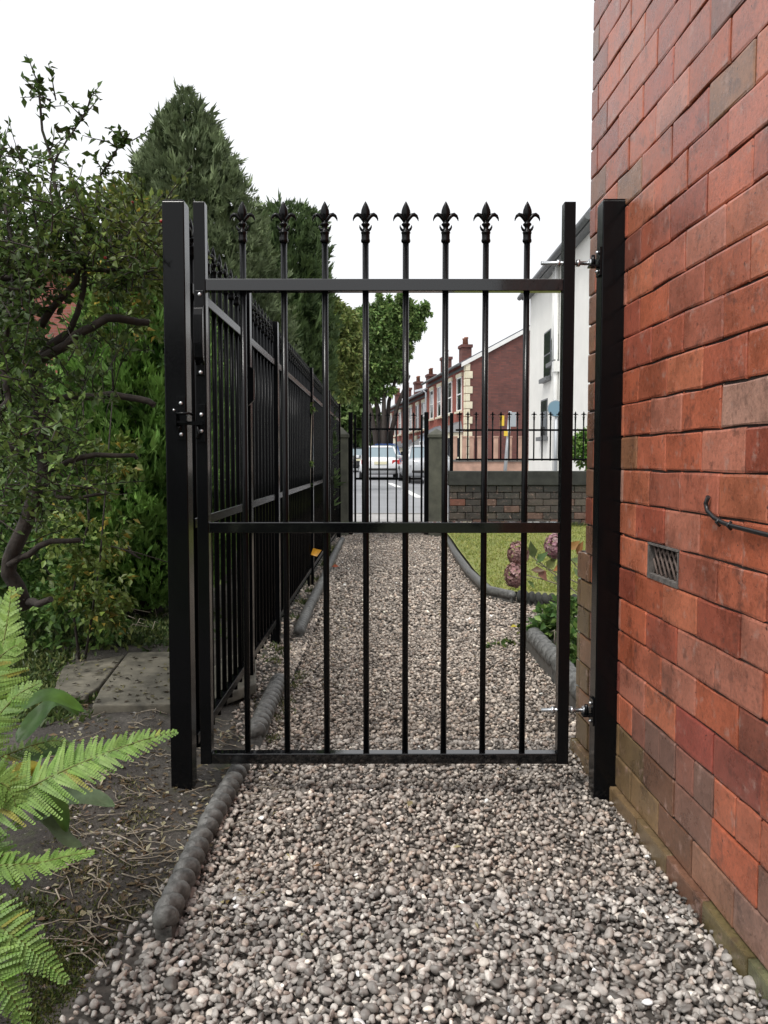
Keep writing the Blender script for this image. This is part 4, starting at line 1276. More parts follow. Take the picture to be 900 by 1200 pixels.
def conifer(label, c, prof, zbase, N, seed, base=(.036, .056, .026), tip=(.085, .10, .05), ln=.13, name='conifer_tree', squash=1.0):
    """prof: list of (z, radius) for the crown envelope"""
    r = np.random.default_rng(seed)
    t = thing(name, label, 'tree', (c[0], c[1], 0))
    zs = np.array([z for z, _ in prof]); rs = np.array([q for _, q in prof])
    mb = MB(); mb.tube([(0, 0, -.1), (.03, .02, zs.max() * .5), (0, 0, zs.max() * .93)], [.13, .08, .02], 8)
    for i in range(46):
        a = r.uniform(0, 6.28); z = r.uniform(zs.min() + .1, zs.max() * .9); q = np.interp(z, zs, rs) * .8
        mb.tube([(0, 0, z - .25 * q), (math.cos(a) * q * .5, math.sin(a) * q * .5 * squash, z), (math.cos(a) * q, math.sin(a) * q * squash, z + .25 * q)], [.025, .015, .005], 4)
    mb.build('trunk', M['bark'], t)
    z = r.uniform(0, 1, N * 3); z = zs.min() + z * (zs.max() - zs.min())
    keep = r.random(len(z)) < np.interp(z, zs, rs) / rs.max() + .06
    z = z[keep][:N]; N = len(z)
    a = r.uniform(0, 6.2832, N)
    lump = 1 + .10 * np.sin(5 * a + 3.1 * z) + .05 * np.sin(14 * a + 23 * z) + .08 * np.sin(9 * a - 7 * z + 1) + .06 * np.sin(17 * z + 4 * a)
    rad = np.interp(z, zs, rs) * lump * (1 - np.abs(r.normal(0, .13, N)))
    p = np.stack([np.cos(a) * rad, np.sin(a) * rad * squash, z], 1)
    d = np.stack([np.cos(a), np.sin(a), np.full(N, 1.45)], 1) + r.normal(0, .42, (N, 3))
    L = np.full(N, ln) * r.uniform(.55, 1.25, N) * np.where(r.random(N) < .06, 1.8, 1)
    clump = .5 + .5 * np.sin(8 * a + 11 * z) * np.sin(5 * z - 6 * a)
    pp, dd, nn, LL, WW = fans(r, p, d, 6, L, L * .17, .75)
    mixv = np.clip(.25 + .5 * r.random(N) + .35 * (clump - .5), 0, 1)[:, None]
    col = np.array(base)[None] * (1 - mixv) + np.array(tip)[None] * mixv
    col = np.repeat(col, 6, 0) * r.uniform(.8, 1.2, (N * 6, 1))
    pp = pp + np.array(t.location)[None]
    leaf_obj('crown', pp, dd, nn, LL, WW, col, M['conifer'], t)
    # the denser growth nearer the trunk
    n2 = N // 4
    z2 = np.minimum(r.choice(z, n2), zs.max() - .28); a2 = r.uniform(0, 6.283, n2); q2 = np.interp(z2, zs, rs) * r.uniform(.3, .8, n2)
    p2 = np.stack([np.cos(a2) * q2, np.sin(a2) * q2 * squash, z2], 1)
    d2 = np.stack([np.cos(a2), np.sin(a2), np.full(n2, 1.0)], 1) + r.normal(0, .5, (n2, 3))
    L2 = np.full(n2, ln * 1.5)
    a_ = fans(r, p2, d2, 5, L2, L2 * .30, .8)
    leaf_obj('inner_crown', a_[0] + np.array(t.location)[None], a_[1], a_[2], a_[3], a_[4], tints(r, n2 * 5, base, .3), M['conifer'], t)
    return t

D1 = 7.5
cx = P(222, 400, D1).x
zt1 = P(215, 108, D1).z
conifer('tall dark conical conifer rising behind the fence on the left, pointed top against the sky', (cx, D1),
        [(.3, .6), (1.0, .78), (2.0, .86), (zt1 - 1.65, .78), (zt1 - 1.0, .58), (zt1 - .65, .42), (zt1 - .3, .22), (zt1 - .1, .08), (zt1, .02)], .2, 21000, 21, (.08, .112, .052), (.25, .31, .16), .072)
D2 = 10.4
c2 = P(343, 400, D2).x - .05
zt2_ = P(360, 246, D2).z
conifer('dark columnar conifer behind the fence, next right of the pointed conifer', (c2, D2),
        [(.2, .42), (1.2, .50), (2.6, .52), (zt2_ - .5, .48), (zt2_ - .12, .36), (zt2_, .12)], .2, 10000, 22, (.05, .085, .035), (.16, .23, .09), .10)
D3 = 5.2
conifer('bright green feathery evergreen behind the left gate post', (P(165, 500, D3 + .2).x, D3 + .2),
        [(.15, .35), (.5, .56), (1.2, .60), (1.7, .48), (2.0, .33), (2.3, .28), (2.5, .08)], .1, 11000, 23, (.065, .15, .035), (.26, .44, .10), .075, 'evergreen_shrub')
conifer('yellow green evergreen beside the far part of the fence', (P(372, 470, 10.9).x - .35, 11.3),
        [(.2, .2), (1.0, .32), (1.9, .26), (2.35, .08)], .1, 1600, 24, (.09, .13, .03), (.20, .24, .06), .11, 'evergreen_shrub')

# deciduous trees
def tree(label, c, clumps, trunks, N, seed, leaf, base, alt, palt=.3, kindname='street_tree', cat='tree', group=None, mat='leaf', twr=.55, bark='bark_grey', limbs=True):
    r = np.random.default_rng(seed)
    t = thing(kindname, label, cat, (c[0], c[1], 0), 0, group)
    off = np.array(t.location)
    mb = MB()
    for pts, rad in trunks:
        pts = [Vector(p) - Vector(off) for p in pts]
        mb.tube(pts, list(np.linspace(rad, rad * .35, len(pts))), 7)
        if limbs:
            e = pts[-1]
            for _ in range(5):
                q = clumps[r.integers(len(clumps))]
                g = Vector(q[0]) - Vector(off) + Vector(r.normal(0, .25, 3)) * q[1]
                mid = e.lerp(g, .5) + Vector((0, 0, .15 * q[1]))
                mb.tube([e - (e - pts[-2]) * .1, mid, g], [rad * .34, rad * .2, rad * .06], 5)
    if trunks: mb.build('trunk', M[bark], t)
    vol = np.array([q[1] ** 2 for q in clumps]); vol = vol / vol.sum()
    P_, D_, C_ = [], [], []
    for q, f in zip(clumps, vol):
        n_ = int(N * f); nsub = max(4, n_ // 26)
        sc = unit(r.normal(size=(nsub, 3))) * (r.random((nsub, 1)) ** .33) * q[1]
        sc *= np.array(q[2] if len(q) > 2 else (1, 1, 1))
        k = r.integers(0, nsub, n_)
        g = sc[k] + r.normal(size=(n_, 3)) * q[1] * .13
        P_.append(np.array(q[0])[None] + g)
        D_.append(unit(g) * .6 + r.normal(size=(n_, 3)) * .6 + np.array([0, 0, -.15]))
        tone = r.uniform(.7, 1.35, nsub)[k]
        C_.append(tints(r, n_, base, .22, alt, palt) * tone[:, None])
    p = np.concatenate(P_); d = np.concatenate(D_); col = np.concatenate(C_)
    n_ = len(p)
    nr = r.normal(size=(n_, 3)) * .7 + np.array([0, 0, 1])
    L = leaf * r.uniform(.65, 1.3, n_)
    leaf_obj('crown', p, d, nr, L, L * twr, col, M[mat], t)
    return t
def Q(u, v, d, rpx, sq=(1, 1, 1)):
    return (tuple(P(u, v, d)), rpx * d / F, sq)
DT = 46
tr = []
for a in ([(447, 560), (446, 520), (443, 480), (432, 440), (425, 410)], [(453, 560), (452, 515), (456, 470), (468, 430)], [(449, 560), (450, 510), (450, 465), (447, 420)], [(455, 560), (458, 510), (466, 475), (480, 440)], [(445, 560), (440, 510), (433, 475), (417, 440)]):
    rr_ = random.Random(a[0][0])
    tr.append(([P(u, v, DT + rr_.uniform(-.6, .6)) for u, v in a], .20))
tree('broad leafy street tree with several dark trunks beyond the street gate', (P(450, 560, DT).x, DT),
     [Q(452, 372, DT, 17), Q(432, 378, DT, 18), Q(476, 368, DT, 15), Q(487, 384, DT, 11), Q(440, 400, DT, 20), Q(465, 400, DT, 17), Q(418, 412, DT, 18), Q(477, 392, DT, 13), Q(447, 357, DT, 11), Q(496, 364, DT, 8), Q(470, 354, DT, 9), Q(436, 432, DT, 14), Q(461, 426, DT, 11), Q(422, 440, DT, 12), Q(448, 448, DT, 9), Q(476, 414, DT, 8), Q(425, 392, DT, 14), Q(458, 386, DT, 14), Q(428, 458, DT, 9), Q(432, 446, DT, 12), Q(414, 462, DT, 11), Q(470, 438, DT, 7), Q(445, 425, DT, 12), Q(418, 385, DT, 14), Q(455, 440, DT, 8), Q(440, 462, DT, 9), Q(456, 458, DT, 7), Q(426, 425, DT, 14)],
     tr, 26000, 31, .26, (.12, .20, .06), (.20, .28, .09), .4, bark='bark')
DT = 24
tree('pale green tree overhanging the street left of the broad street tree', (P(396, 560, DT).x, DT),
     [Q(398, 385, DT, 22), Q(405, 410, DT, 20), Q(385, 372, DT, 16), Q(390, 430, DT, 20), Q(410, 436, DT, 14), Q(392, 366, DT, 12), Q(402, 455, DT, 14)],
     [([P(392, 565, DT), P(393, 500, DT), P(396, 440, DT), P(400, 400, DT)], .12)], 14000, 32, .15, (.15, .20, .06), (.24, .27, .085), .4)
DT = 52
for i, (u, v, rp) in enumerate(((405, 490, 26), (424, 500, 22), (390, 470, 26))):
    lab = ['hazy light green tree far down the street between the fence and the street tree', 'low light green tree far down the street behind the parked cars', 'hazy green tree farthest left of the street, above the fence end'][i]
    tree(lab, (P(u, 550, DT + i).x, DT + i), [Q(u, v, DT + i, rp), Q(u + 8, v + 18, DT + i, rp * .7), Q(u - 12, v + 14, DT + i, rp * .7), Q(u + 4, v - 14, DT + i, rp * .6)],
         [([P(u, 556, DT + i), P(u, 520, DT + i), P(u, v, DT + i)], .25)], 2600, 40 + i, .5, (.10, .17, .05), (.16, .22, .08), .4, group=None)
tree('bright green bush beside the white house', (P(684, 545, 14.2).x, 14.2 + .4), [Q(686, 515, 14.6, 16), Q(695, 530, 14.6, 18), Q(680, 535, 14.6, 12)], [([P(688, 560, 14.6), P(688, 540, 14.6), P(688, 520, 14.6)], .04)], 1500, 45, .11, (.10, .20, .04), (.2, .3, .08), .3, 'bush', 'bush')

# dark hedge and garden shrubs at the back left
hed = []
r_ = random.Random(3)
for i in range(24):
    hed.append(((-6.9 + i * .23, 8.2 + r_.uniform(-.4, .4), r_.uniform(.3, 1.7)), r_.uniform(.45, .65)))
tree('dense dark hedge closing the back of the garden on the left', (-3.2, 8.2), hed, [([(-3.2, 8.2, 0), (-3.2, 8.2, .6), (-3.3, 8.2, 1.2)], .05), ([(-2.3, 8.2, 0), (-2.3, 8.2, .6), (-2.2, 8.2, 1.2)], .05)], 14000, 51, .125, (.045, .085, .024), (.09, .15, .04), .35, 'garden_hedge', 'hedge')
tree('leafy mid green shrub low behind the dark branches', (-2.05, 4.5), [((-2.2, 4.6, .75), .4), ((-1.9, 4.4, .5), .35), ((-2.5, 4.7, .5), .4), ((-1.65, 4.35, .3), .25)], [([(-2.05, 4.5, 0), (-2.05, 4.5, .4), (-2.1, 4.5, .8)], .015)], 6000, 52, .05, (.07, .14, .035), (.17, .28, .07), .4, 'garden_shrub', 'shrub', bark='bark')
tree('yellowing shrub behind the upper branches beside the left gate post', (-1.62, 4.0), [((-1.2, 4.0, 2.2), .20), ((-1.3, 4.05, 2.0), .22), ((-1.12, 4.0, 2.0), .15), ((-1.22, 4.0, 1.75), .16), ((-1.38, 4.05, 2.28), .12), ((-1.5, 4.1, .75), .22), ((-1.42, 4.1, .45), .22), ((-1.3, 4.0, 1.1), .14)], [([(-1.5, 4.05, 0), (-1.56, 4.1, .4), (-1.46, 4.08, .8), (-1.45, 4.0, 1.5)], .008), ([(-1.5, 4.05, 0), (-1.38, 4.0, .6), (-1.3, 4.02, 1.5)], .007)], 3600, 53, .042, (.13, .18, .04), (.34, .26, .05), .10, 'garden_shrub', 'shrub', bark='bark')

# ------------------------------------------------------------------ the gnarled shrub in the left foreground
r = np.random.default_rng(77)
sh = thing('gnarled_shrub', 'gnarled dark branched shrub with small leaves and a few red berries at the left edge', 'shrub', tuple(G(20, 720, .05)))
SO = np.array(sh.location)
branches = [
    ([(30, 712, 3.1), (10, 672, 3.05), (18, 640, 3.0), (38, 590, 3.0), (52, 560, 3.0), (50, 520, 3.0), (46, 470, 3.0), (40, 432, 3.0), (60, 405, 3.0), (80, 392, 3.0)], .030, .018),
    ([(40, 432, 3.0), (58, 415, 2.95), (90, 392, 2.95), (125, 373, 2.95), (155, 376, 3.0), (174, 378, 3.05)], .018, .013),
    ([(55, 472, 3.05), (85, 464, 3.0), (130, 462, 2.95), (165, 468, 2.95), (181, 475, 2.95)], .014, .011),
    ([(52, 552, 3.0), (80, 541, 2.95), (112, 533, 2.95), (140, 534, 2.95), (161, 538, 2.95)], .012, .007),
    ([(55, 565, 3.0), (68, 583, 2.9), (95, 583, 2.9), (127, 578, 2.9)], .009, .005),
    ([(10, 663, 3.0), (34, 650, 3.0), (60, 634, 2.95), (94, 633, 2.95)], .013, .009),
    ([(30, 706, 3.1), (45, 708, 3.0), (60, 702, 2.95)], .016, .011),
    ([(-10, 325, 2.9), (30, 318, 2.95), (80, 318, 3.0), (125, 317, 3.0), (190, 316, 3.1)], .012, .006),
    ([(48, 382, 3.0), (62, 360, 3.0), (90, 330, 3.0), (105, 300, 3.0), (120, 262, 3.0)], .015, .007),
    ([(80, 392, 3.0), (98, 340, 3.0), (96, 300, 3.0), (70, 240, 3.0), (62, 190, 3.0), (46, 110, 3.0), (44, 92, 3.0)], .012, .0025),
    ([(60, 200, 3.0), (78, 165, 3.0), (108, 116, 3.0)], .004, .002),
    ([(105, 300, 3.0), (112, 250, 3.0), (118, 205, 3.0), (140, 170, 3.0), (152, 156, 3.0)], .006, .002),
    ([(-20, 500, 2.8), (10, 470, 2.85), (0, 420, 2.9), (10, 360, 2.9), (20, 300, 2.9), (5, 240, 2.9)], .014, .005),
    ([(0, 525, 2.9), (25, 533, 2.95), (48, 520, 3.0)], .016, .012),
    ([(150, 640, 3.0), (165, 655, 3.0), (130, 640, 2.9), (200, 660, 3.0)], .003, .002),
]
mb = MB()
segs = []
for pts, r0, r1 in branches:
    pp = [P(u, v, d) for u, v, d in pts]
    # smooth with midpoints and a little wobble
    fine = []
    for a, b in zip(pp[:-1], pp[1:]):
        fine += [a, a.lerp(b, .5) + Vector(r.normal(0, .006, 3))]
    fine.append(pp[-1])
    mb.tube([p - Vector(SO) for p in fine], list(np.linspace(r0, r1, len(fine))), 8)
    segs.append(fine)
mb.build('trunk', M['bark'], sh)
# twigs with leaves
lp, ld, lc = [], [], []
tw = MB()
def twig(start, dirv, L, nl, base, alt, palt, sz):
    p = np.array(start, float); d = unit(np.array(dirv, float)); n_ = max(3, int(L / .035)); pts = [Vector(p - SO)]
    for i in range(n_):
        d = unit(d + r.normal(0, .16, 3)); q = p + d * L / n_
        pts.append(Vector(q - SO))
        for k in range(int(np.ceil(nl / n_))):
            f = r.random(); lp.append(p + (q - p) * f); dd = unit(d * .55 + r.normal(0, .6, 3)); ld.append(dd)
            c = np.array(alt if r.random() < palt else base) * r.uniform(.6, 1.35); lc.append(c)
        p = q
    tw.tube(pts, list(np.linspace(.0028, .001, len(pts))), 4, cap=False)
dk, yl, og = (.075, .13, .032), (.10, .13, .03), (.30, .16, .03)
# regions of foliage in the photo: (u, v, ru, rv, number of twigs, tint)
for u, v, ru, rv, n_, base, alt, pa in ((45, 275, 60, 46, 72, dk, (.14, .20, .05), .4), (110, 280, 55, 40, 52, dk, (.16, .22, .05), .4), (160, 290, 34, 45, 40, (.10, .14, .035), (.16, .19, .045), .5), (25, 210, 38, 34, 12, dk, (.07, .09, .03), .3),
                                       (4, 355, 36, 45, 40, dk, (.06, .09, .028), .4), (12, 460, 34, 70, 60, (.08, .14, .036), (.16, .25, .06), .4), (55, 515, 40, 38, 34, (.09, .155, .04), (.18, .27, .07), .5), (70, 560, 45, 30, 22, (.08, .14, .036), (.16, .24, .06), .4),
                                       (25, 322, 32, 20, 30, dk, (.08, .11, .03), .4), (150, 325, 30, 22, 22, dk, (.10, .14, .04), .4), (20, 600, 34, 45, 26, (.07, .12, .03), (.14, .2, .05), .4), (115, 430, 50, 45, 16, (.06, .10, .03), (.12, .17, .05), .4)):
    for _ in range(int(n_ * 1.6)):
        a = r.uniform(0, 6.28); k = math.sqrt(r.random())
        s = P(u + math.cos(a) * k * ru, v + math.sin(a) * k * rv, 3.0 + r.normal(0, .22))
        twig(s, (r.normal(0, .6), r.normal(0, .6), r.uniform(-.2, 1.0)), r.uniform(.10, .24), r.integers(9, 18), base, alt, pa, 1)
# leaves along the clear upper shoots
for k, (lo, n_) in ((9, (3, 70)), (10, (0, 34)), (11, (2, 60))):
    pts = segs[k]
    for _ in range(n_):
        f = r.uniform(len(pts) * .35, len(pts) - 1.01); i = int(f); p = pts[i].lerp(pts[i + 1], f - i)
        lp.append(np.array(p)); ld.append(unit(r.normal(0, .6, 3) + np.array([0, 0, .5]))); lc.append(np.array(dk) * r.uniform(.6, 1.4))
    for _ in range(7 if k != 10 else 4):
        f = r.uniform(len(pts) * .4, len(pts) - 1.01); i = int(f); p = pts[i].lerp(pts[i + 1], f - i)
        twig(p, (r.normal(0, .8), r.normal(0, .5), r.uniform(.1, .8)), r.uniform(.06, .13), 9, dk, (.07, .09, .03), .3, 1)
for u, v in ((4, 190), (0, 265), (8, 240), (60, 120)):
    for _ in range(3): twig(P(u + r.normal(0, 4), v + r.normal(0, 6), 2.95), (r.normal(0, .6), r.normal(0, .5), r.uniform(.1, .8)), .12, 10, dk, (.07, .09, .03), .3, 1)
tw.build('twigs', M['bark'], sh)['kind'] = 'stuff'
lp, ld, lc = np.array(lp), np.array(ld), np.array(lc)
N = len(lp); L = r.uniform(.020, .038, N)
nr = r.normal(size=(N, 3)) * .8 + np.array([0, -.2, 1])
# three-part leaf: a pointed oval from two leaves overlapping end to end
s_ = leaf_obj('leaves', lp, ld, nr, L, L * .58, lc, M['leaf'], sh, 'stuff', .18, .15)
mb = MB()
for _ in range(26):
    p = lp[r.integers(N)] - SO + r.normal(0, .01, 3)
    mb.lathe([(.001, -.0055), (.0045, -.003), (.0055, 0), (.0045, .003), (.001, .0055)], 7, tuple(p))
mb.build('berries', simple('red_berry', (.35, .02, .015), .35), sh)['kind'] = 'stuff'

# ------------------------------------------------------------------ FERN
fern = thing('fern', 'pale green fern arching in from the bottom left over the soil', 'fern', tuple(G(-60, 1010, .0)))
FO = np.array(fern.location)
def frond(pts, plen, npairs, seed, col=(.17, .31, .06), tipcol=(.26, .40, .10), facing=(0, -.55, .85)):
    r = np.random.default_rng(seed)
    pp = np.array([P(u, v, d) for u, v, d in pts])
    # resample with a smooth curve
    tt = np.linspace(0, 1, len(pp)); ts = np.linspace(0, 1, 60)
    def cat(t):
        f = t * (len(pp) - 1); i = min(int(f), len(pp) - 2); f -= i
        p0, p1, p2, p3 = pp[max(i - 1, 0)], pp[i], pp[i + 1], pp[min(i + 2, len(pp) - 1)]
        return .5 * ((2 * p1) + (-p0 + p2) * f + (2 * p0 - 5 * p1 + 4 * p2 - p3) * f ** 2 + (-p0 + 3 * p1 - 3 * p2 + p3) * f ** 3)
    cv = np.array([cat(t) for t in ts])
    nrm = unit(np.array(facing, float))
    LP, LD, LN, LL, LW, LC = [], [], [], [], [], []
    mb = MB(); mb.tube([Vector(c - FO) for c in cv[::3]], list(np.linspace(.0032, .0008, len(cv[::3]))), 5)
    for i in range(npairs):
        t = .10 + .89 * (i + .5) / npairs
        p = cat(t); tan = unit(cat(min(1, t + .02)) - cat(max(0, t - .02)))
        w = plen * (min(1, .45 + t * 2.2)) * (1 - max(0, (t - .25) / .75) ** 1.25) + .004
        for s in (1, -1):
            side = unit(np.cross(tan, nrm)) * s
            d = unit(side + tan * (.28 + .5 * t) + nrm * r.normal(-.05, .10) + r.normal(0, .05, 3))
            L = w * r.uniform(.9, 1.08)
            pn = unit(nrm + r.normal(0, .18, 3))
            k = max(4, int(L / .0052))
            qs = unit(np.cross(d, pn))
            base_t = col if r.random() > .05 else (.34, .30, .05)
            mixv = r.uniform(0, 1); cc = np.array(base_t) * (1 - mixv) + np.array(tipcol) * mixv
            sag = r.uniform(.02, .16)
            for j in range(k):
                f = (j + .4) / k
                bp = p + d * L * f - pn * L * sag * f * f
                pl = max(.0025, .0100 * (1 - f) ** .75 * min(1, w / .06 + .25)) * 1.15
                for s2 in (1, -1):
                    LP.append(bp); LD.append(unit(qs * s2 + d * .65)); LN.append(pn); LL.append(pl); LW.append(max(.0035, L / k * 1.25)); LC.append(cc * r.uniform(.88, 1.12))
            LP.append(p); LD.append(d - pn * sag * .5); LN.append(pn); LL.append(L); LW.append(.004); LC.append(cc * .9)
    V, Fc = leaf_arrays(np.array(LP) - FO, np.array(LD), np.array(LN), np.array(LL), np.array(LW), .06, .04)
    Cc = np.repeat(np.array(LC), 4, 0)
    me0 = mb.mesh('tmp', None)
    V2 = np.array([v.co[:] for v in me0.vertices])
    F2 = []
    me0.calc_loop_triangles()
    F2 = np.array([lt.vertices[:] for lt in me0.loop_triangles]) + len(V)
    V = np.concatenate([V, V2]); Fc = np.concatenate([Fc, F2]); Cc = np.concatenate([Cc, np.tile(np.array([[.20, .24, .07]]), (len(V2), 1))])
    return link('frond', fast_mesh('frond', V, Fc, M['fern'], Cc), fern)
frond([(-60, 985, 1.42), (0, 942, 1.46), (60, 910, 1.5), (110, 888, 1.54), (165, 868, 1.58), (208, 857, 1.62)], .082, 34, 1)
frond([(-90, 1030, 1.35), (-20, 1016, 1.38), (40, 1012, 1.42), (80, 1003, 1.45), (110, 998, 1.47)], .044, 26, 2, facing=(0, -.3, .95))
frond([(-80, 1040, 1.30), (-20, 1075, 1.28), (20, 1100, 1.28), (50, 1125, 1.29), (78, 1150, 1.3)], .05, 26, 3)
frond([(-70, 960, 1.50), (-28, 860, 1.62), (-4, 790, 1.7), (8, 730, 1.75), (14, 688, 1.78)], .075, 34, 4, (.23, .36, .07), facing=(.1, -.9, .35))
frond([(-70, 970, 1.5), (-38, 900, 1.58), (-10, 850, 1.64), (20, 815, 1.68), (48, 800, 1.7)], .06, 24, 5, facing=(.0, -.8, .5))
frond([(-80, 980, 1.45), (-50, 900, 1.5), (-30, 820, 1.56), (0, 770, 1.6), (28, 752, 1.62)], .06, 26, 6, facing=(.2, -.9, .35))
frond([(-80, 985, 1.4), (-45, 935, 1.42), (-10, 915, 1.44), (14, 930, 1.45), (22, 972, 1.45)], .06, 26, 7, facing=(.3, -.85, .3))
frond([(-70, 1060, 1.25), (-20, 1120, 1.24), (0, 1150, 1.24), (20, 1180, 1.25), (30, 1210, 1.26)], .045, 20, 8)
frond([(-90, 1000, 1.4), (-50, 985, 1.42), (-20, 985, 1.42), (8, 1010, 1.42), (20, 1040, 1.42)], .05, 22, 9, (.10, .19, .04), facing=(.2, -.8, .5))
frond([(-90, 970, 1.55), (-50, 860, 1.68), (-20, 760, 1.78), (-4, 715, 1.82), (26, 690, 1.86)], .06, 26, 10, (.13, .23, .05), facing=(.0, -.9, .4))
frond([(-80, 960, 1.55), (-30, 905, 1.62), (20, 880, 1.7), (60, 868, 1.74), (84, 872, 1.76)], .04, 22, 11, (.09, .17, .04), facing=(.0, -.5, .8))

# broad glossy leaves under the fern
hosta = thing('broad_leaved_plant', 'plant with broad glossy green leaves under the fern fronds', 'plant', tuple(G(30, 905, .03)))
def broad(pts, w, col, seed, rough_tip=False):
    r = np.random.default_rng(seed)
    pp = [np.array(P(u, v, d)) for u, v, d in pts]
    n_ = 12
    def cat(t):
        f = t * (len(pp) - 1); i = min(int(f), len(pp) - 2); f -= i
        p0, p1, p2, p3 = pp[max(i - 1, 0)], pp[i], pp[i + 1], pp[min(i + 2, len(pp) - 1)]
        return .5 * ((2 * p1) + (-p0 + p2) * f + (2 * p0 - 5 * p1 + 4 * p2 - p3) * f ** 2 + (-p0 + 3 * p1 - 3 * p2 + p3) * f ** 3)
    vs, fs, cc = [], [], []
    for i in range(n_ + 1):
        t = i / n_; p = cat(t); tan = unit(cat(min(1, t + .03)) - cat(max(0, t - .03)))
        s = unit(np.cross(tan, np.array([0, -.4, .9]))); up = np.cross(s, tan)
        ww = w * .8 * (math.sin(math.pi * min(.999, t ** .75 * .96 + .03))) ** .8
        for j, f in enumerate((-1, -.5, 0, .5, 1)):
            vs.append(p + s * ww * f + up * (ww * (.34 * abs(f) - .10 * f * f) + .004 * math.sin(9 * t + j)) - np.array(hosta.location))
            cc.append(np.array(col) * (1.15 if j == 2 else 1) * r.uniform(.94, 1.06))
    for i in range(n_):
        for j in range(4):
            a = i * 5 + j; fs.append([a, a + 1, a + 6, a + 5])
    return link('leaf', fast_mesh('leaf', np.array(vs), np.array(fs), M['leaf'], np.array(cc), True), hosta)
broad([(-20, 850, 1.75), (20, 832, 1.78), (60, 815, 1.8), (98, 834, 1.82)], .035, (.09, .19, .035), 1)
broad([(20, 870, 1.85), (48, 838, 1.9), (68, 822, 1.92), (92, 838, 1.95)], .032, (.06, .13, .03), 2)
broad([(40, 960, 1.72), (70, 940, 1.75), (104, 934, 1.76), (134, 945, 1.76)], .036, (.13, .19, .10), 3)
broad([(30, 890, 1.8), (60, 880, 1.84), (80, 890, 1.86), (96, 912, 1.86)], .034, (.05, .11, .025), 4)
broad([(20, 930, 1.66), (48, 925, 1.7), (68, 945, 1.7), (78, 975, 1.7)], .032, (.07, .14, .03), 5)
broad([(40, 950, 1.72), (62, 965, 1.72), (80, 985, 1.7), (96, 992, 1.7)], .022, (.12, .17, .09), 6)
broad([(0, 930, 1.6), (20, 905, 1.62), (40, 900, 1.63), (48, 925, 1.63)], .024, (.30, .27, .03), 7)

# ------------------------------------------------------------------ HYDRANGEA and bedding plant on the right
hy = thing('hydrangea', 'hydrangea with faded pink flower heads leaning over the edge of the lawn', 'flowering shrub', tuple(G(690, 705, .04)))
HO = np.array(hy.location)
rh = np.random.default_rng(5)
mb = MB()
hd = 5.55
stems = [[(698, 712, hd + .1), (670, 690, hd), (640, 680, hd), (610, 672, hd - .05), (604, 668, hd - .05)], [(698, 712, hd + .1), (690, 680, hd), (668, 655, hd), (652, 642, hd)], [(670, 690, hd), (640, 665, hd), (615, 645, hd), (610, 645, hd)], [(660, 688, hd), (648, 720, hd), (640, 735, hd)], [(690, 690, hd), (655, 672, hd), (628, 660, hd)]]
for s in stems:
    mb.tube([Vector(np.array(P(*q)) - HO) for q in s], list(np.linspace(.005, .0028, len(s))), 5)
mb.build('stems', M['twig'], hy)
def flower(u, v, d, ru, rv, seed, cols):
    r = np.random.default_rng(seed)
    c = np.array(P(u, v, d)); n_ = 230
    a = unit(r.normal(size=(n_, 3))); n_ = len(a); ax = np.array([ru * d / F, ru * d / F, rv * d / F])
    p = c + a * ax * r.uniform(.82, 1.0, (n_, 1)); 
    k = 4
    q = unit(np.cross(a, r.normal(size=(n_, 3)))); w = np.cross(a, q)
    P_, D_, N_, C_ = [], [], [], []
    colr = np.array(cols)[r.integers(0, len(cols), n_)] * r.uniform(.75, 1.2, (n_, 1))
    for i in range(k):
        an = math.pi * 2 * i / k
        D_.append(q * math.cos(an) + w * math.sin(an) + a * .35); P_.append(p); N_.append(a); C_.append(colr)
    p, dd, nn, cc = map(np.concatenate, (P_, D_, N_, C_))
    leaf_obj('flower_head', p, dd, nn, np.full(len(p), .017), np.full(len(p), .015), cc, M['leaf'], hy, None, .1, .1)
pk = [(.40, .22, .22), (.28, .16, .145), (.48, .31, .29), (.20, .11, .09)]
flower(607, 649, hd - .05, 12.5, 15, 1, pk); flower(603, 674, hd - .08, 12, 15, 2, pk)
flower(650, 640, hd, 12, 15, 3, [(.42, .22, .26), (.38, .22, .23), (.46, .31, .31)])
P_, D_, L_, C_ = [], [], [], []
for u, v, du, dv, c in ((626, 655, -4, -18, (.10, .13, .05)), (628, 660, 12, -12, (.10, .17, .06)), (622, 668, 14, 0, (.16, .09, .05)), (664, 645, 14, -10, (.30, .16, .05)), (668, 655, 14, 4, (.10, .14, .05)), (660, 662, -10, 6, (.34, .14, .05)),
                        (630, 665, 10, 14, (.22, .10, .07)), (655, 655, -12, -4, (.11, .16, .06)), (672, 665, 8, 12, (.13, .18, .07)), (618, 680, 8, 8, (.11, .17, .05)), (640, 668, 10, -14, (.15, .17, .06)), (648, 676, 12, 6, (.09, .12, .05)), (676, 650, 6, -14, (.26, .13, .05))):
    a, b = np.array(P(u, v, hd)), np.array(P(u + du * 1.15, v + dv * 1.15, hd - .03)); 
    V, Fc = leaf_arrays(np.array([a]) - HO, np.array([b - a]), np.array([[rh.normal(0, .5), -1, .6]]), np.array([np.linalg.norm(b - a)]), np.array([np.linalg.norm(b - a) * .55]), .15, .1)
    link('leaf', fast_mesh('leaf', V, Fc, M['leaf'], np.tile(np.array([c]), (4, 1))), hy)
